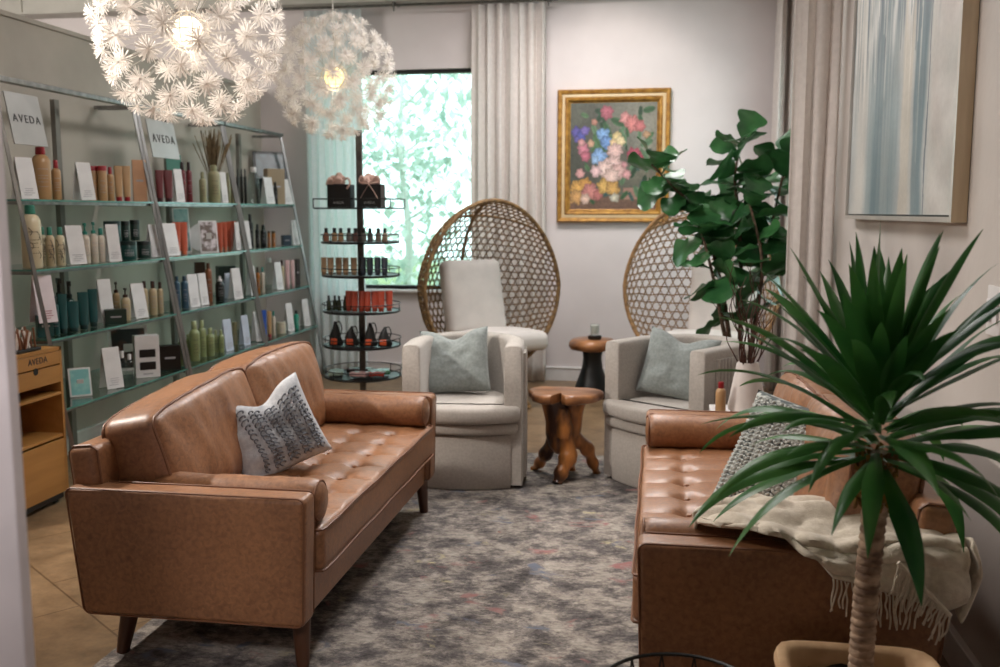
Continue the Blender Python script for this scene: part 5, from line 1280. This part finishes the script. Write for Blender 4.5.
def fig_leaf(p, d, ln, roll):
    d = d.normalized(); sd = d.cross(Vector((0, 0, 1))); sd = (sd if sd.length > .05 else Vector((1, 0, 0))).normalized(); up = sd.cross(d)
    sd2 = sd*math.cos(roll)+up*math.sin(roll); up2 = sd2.cross(d)*1
    W_ = [0, .10, .20, .27, .27, .25, .30, .38, .42, .42, .36, .22, .0]
    def g(u, v):
        i = u*12; a = int(min(11, i)); w = (W_[a]*(1-(i-a))+W_[a+1]*(i-a))*ln*.92; s_ = 2*v-1
        return p+d*(ln*u*(1-.12*u)) + sd2*w*s_ + up2*(.10*ln*abs(s_)**1.3*(.6)+.03*ln*math.sin(u*15+s_*3)*abs(s_) - .22*ln*u*u)
    f.grid(g, 12, 6)
for si, s_ in enumerate(stems):
    c = catmull(s_, 8); n = len(c); b.tube(c, [.016-.010*i/n for i in range(n)], 8)
    cnt = 27 if len(s_) > 4 or si == 2 else 18
    for k in range(cnt):
        fr = .36+.64*(k/(cnt-1)); i = fr*(n-1); a = int(min(n-2, i)); p = c[a].lerp(c[a+1], i-a)
        ang = k*2.4+si; el = R(rnd.uniform(-35, 45)+38*max(0, fr-.8)*5)
        fig_leaf(p, Vector((math.cos(ang)*math.cos(el), math.sin(ang)*math.cos(el), math.sin(el))), rnd.uniform(.20, .30), rnd.uniform(-1.1, 1.1))
for v in f.bm.verts: 
    if v.co.x > .46: v.co.x = .46
b.build('stems', M['bark'], t); f.build('foliage', M['leaf'], t, ang=80)

# ================================================================ YUCCA
t = thing('potted_yucca', 'large spiky yucca in a tan square pot in the right foreground', 'potted plant', (.497, 2.27, 0))
def sq(r, z, p=6.5, n=48):
    out = []
    for j in range(n):
        a = 2*PI*j/n; ca, sa = math.cos(a), math.sin(a); k = (abs(ca)**p+abs(sa)**p)**(-1/p); out.append((r*k*ca, r*k*sa, z))
    return out
rg = [sq(.13, 0), sq(.135, .01), sq(.172, .36), sq(.190, .375), sq(.196, .395), sq(.190, .415), sq(.172, .418), sq(.160, .405), sq(.155, .36), sq(.01, .36)]
b = MB(); n = 48; b._add([v for q in rg for v in q], [(i*n+j, i*n+(j+1) % n, (i+1)*n+(j+1) % n, (i+1)*n+j) for i in range(len(rg)-1) for j in range(n)]+[tuple(range(n))[::-1]]); b.build('pot', M['potclay'], t, ang=60)
b = MB(); b.grid(lambda u, v: (lambda a, r: (r*math.cos(a), r*math.sin(a), .372+.012*fnoise((r*40*math.cos(a), r*40*math.sin(a), 0))))(2*PI*u, .158*v+.001), 40, 12, cu=True); b.build('soil', M['soil'], t)
def trunk_fn(v, a): return Vector((v.x*(1+.04*fnoise((v.z*20, a, 0)))-.012*math.sin(v.z*4), v.y*(1+.04*fnoise((v.z*20, a, 4))), v.z))
prof = [(.036, .36)]
z = .38
while z < .93: 
    r0 = .0275+.002*fnoise((z*14, 0, 0)); prof += [(r0-.0022, z), (r0+.0018, z+.006), (r0+.0006, z+.014)]; z += .0185
MB().lathe(prof+[(.02, .96)], n=20, fn=trunk_fn).build('trunk', M['yutrunk'], t, ang=60)
b = MB(); rnd = random.Random(31)
for k in range(46):
    a = k*2.4; z = .825+.0028*k; b.tube([(.027*math.cos(a), .030*math.sin(a), z), (.044*math.cos(a), .044*math.sin(a), z+.015), (.046*math.cos(a), .046*math.sin(a), z+.03+rnd.uniform(-.05, .02))], [.009, .008, .002], 5)
b.build('old_leaf_bases', M['dryleaf'], t)
b = MB()
def yleaf(base, az, el, ln, w, droop):
    d0 = Vector((math.cos(az)*math.cos(el), math.sin(az)*math.cos(el), math.sin(el))); pts = [Vector(base)]; d = d0.copy(); N_ = 14
    for i in range(N_): pts.append(pts[-1]+d*(ln/N_)); d = (d+Vector((0, 0, -droop*(i/N_)*.16))).normalized()
    sd = Vector((-math.sin(az), math.cos(az), 0)); V_ = []; k0 = rnd.uniform(-.9, .9)
    for i, p in enumerate(pts):
        f_ = i/N_; tg = (pts[min(i+1, N_)]-pts[max(0, i-1)]).normalized(); s2 = (sd*math.cos(k0*f_)+tg.cross(sd)*math.sin(k0*f_)).normalized(); up = s2.cross(tg).normalized()
        ww = w*(.55+1.1*f_-.1 if f_ < .42 else (1.0)*(1-((f_-.42)/.58)**1.9))*.5; ww = max(ww, .0006)
        fold = ww*.42*(1-.5*f_); V_ += [p-s2*ww-up*(-fold), p-s2*ww*.5-up*(-fold*.45), p, p+s2*ww*.5+up*(fold*.45), p+s2*ww+up*(fold)]
    b._add(V_, [(i*5+j, i*5+j+1, (i+1)*5+j+1, (i+1)*5+j) for i in range(N_) for j in range(4)])
for k in range(104):
    f_ = k/103; az = k*2.39996+rnd.uniform(-.15, .15); el = R(-15+91*f_**1.0+rnd.uniform(-15, 15)); z = .935+.20*f_
    ln = rnd.uniform(.38, .54)*(1.0-.30*f_); r0 = .032*(1-.6*f_)
    base = Vector((r0*math.cos(az), r0*math.sin(az), z))
    # leaves towards the wall and towards the camera stay short
    tipx = base.x+math.cos(az)*math.cos(el)*ln
    if tipx > .44: ln *= .44/tipx
    if math.sin(az) < -.6: ln *= .86
    yleaf(base, az, el, ln, rnd.uniform(.040, .054), rnd.uniform(.6, 2.0)*(1-.7*f_))
b.build('leaves', M['leaf2'], t, ang=80)

# ================================================================ WIRE BASKET
t = thing('wire_basket', 'black wire basket at the bottom edge beside the right sofa', 'basket', (.062, 2.03, 0))
b = MB(); r0 = .17; z0 = .462
for rr, zz in ((r0, z0), (.155, .30), (.13, .12), (.115, .006)): b.tube([(rr*math.cos(2*PI*i/40), rr*math.sin(2*PI*i/40), zz) for i in range(40)], .0035 if zz < .4 else .0048, 6, closed=True)
for k in range(14):
    a = 2*PI*k/14
    for s_ in (-1, 1): b.tube([(r0*math.cos(a), r0*math.sin(a), z0), (.15*math.cos(a+s_*.22), .15*math.sin(a+s_*.22), .27), (.115*math.cos(a+s_*.45), .115*math.sin(a+s_*.45), .006)], .0022, 4)
for k in range(4): a = PI*k/4; b.tube([(.115*math.cos(a), .115*math.sin(a), .006), (-.115*math.cos(a), -.115*math.sin(a), .006)], .0025, 4)
tag(b.build('wire_basket', M['black']), 'black wire basket at the bottom edge beside the right sofa', 'basket').location = (.062, 2.03, 0.012)
bpy.data.objects.remove(t)
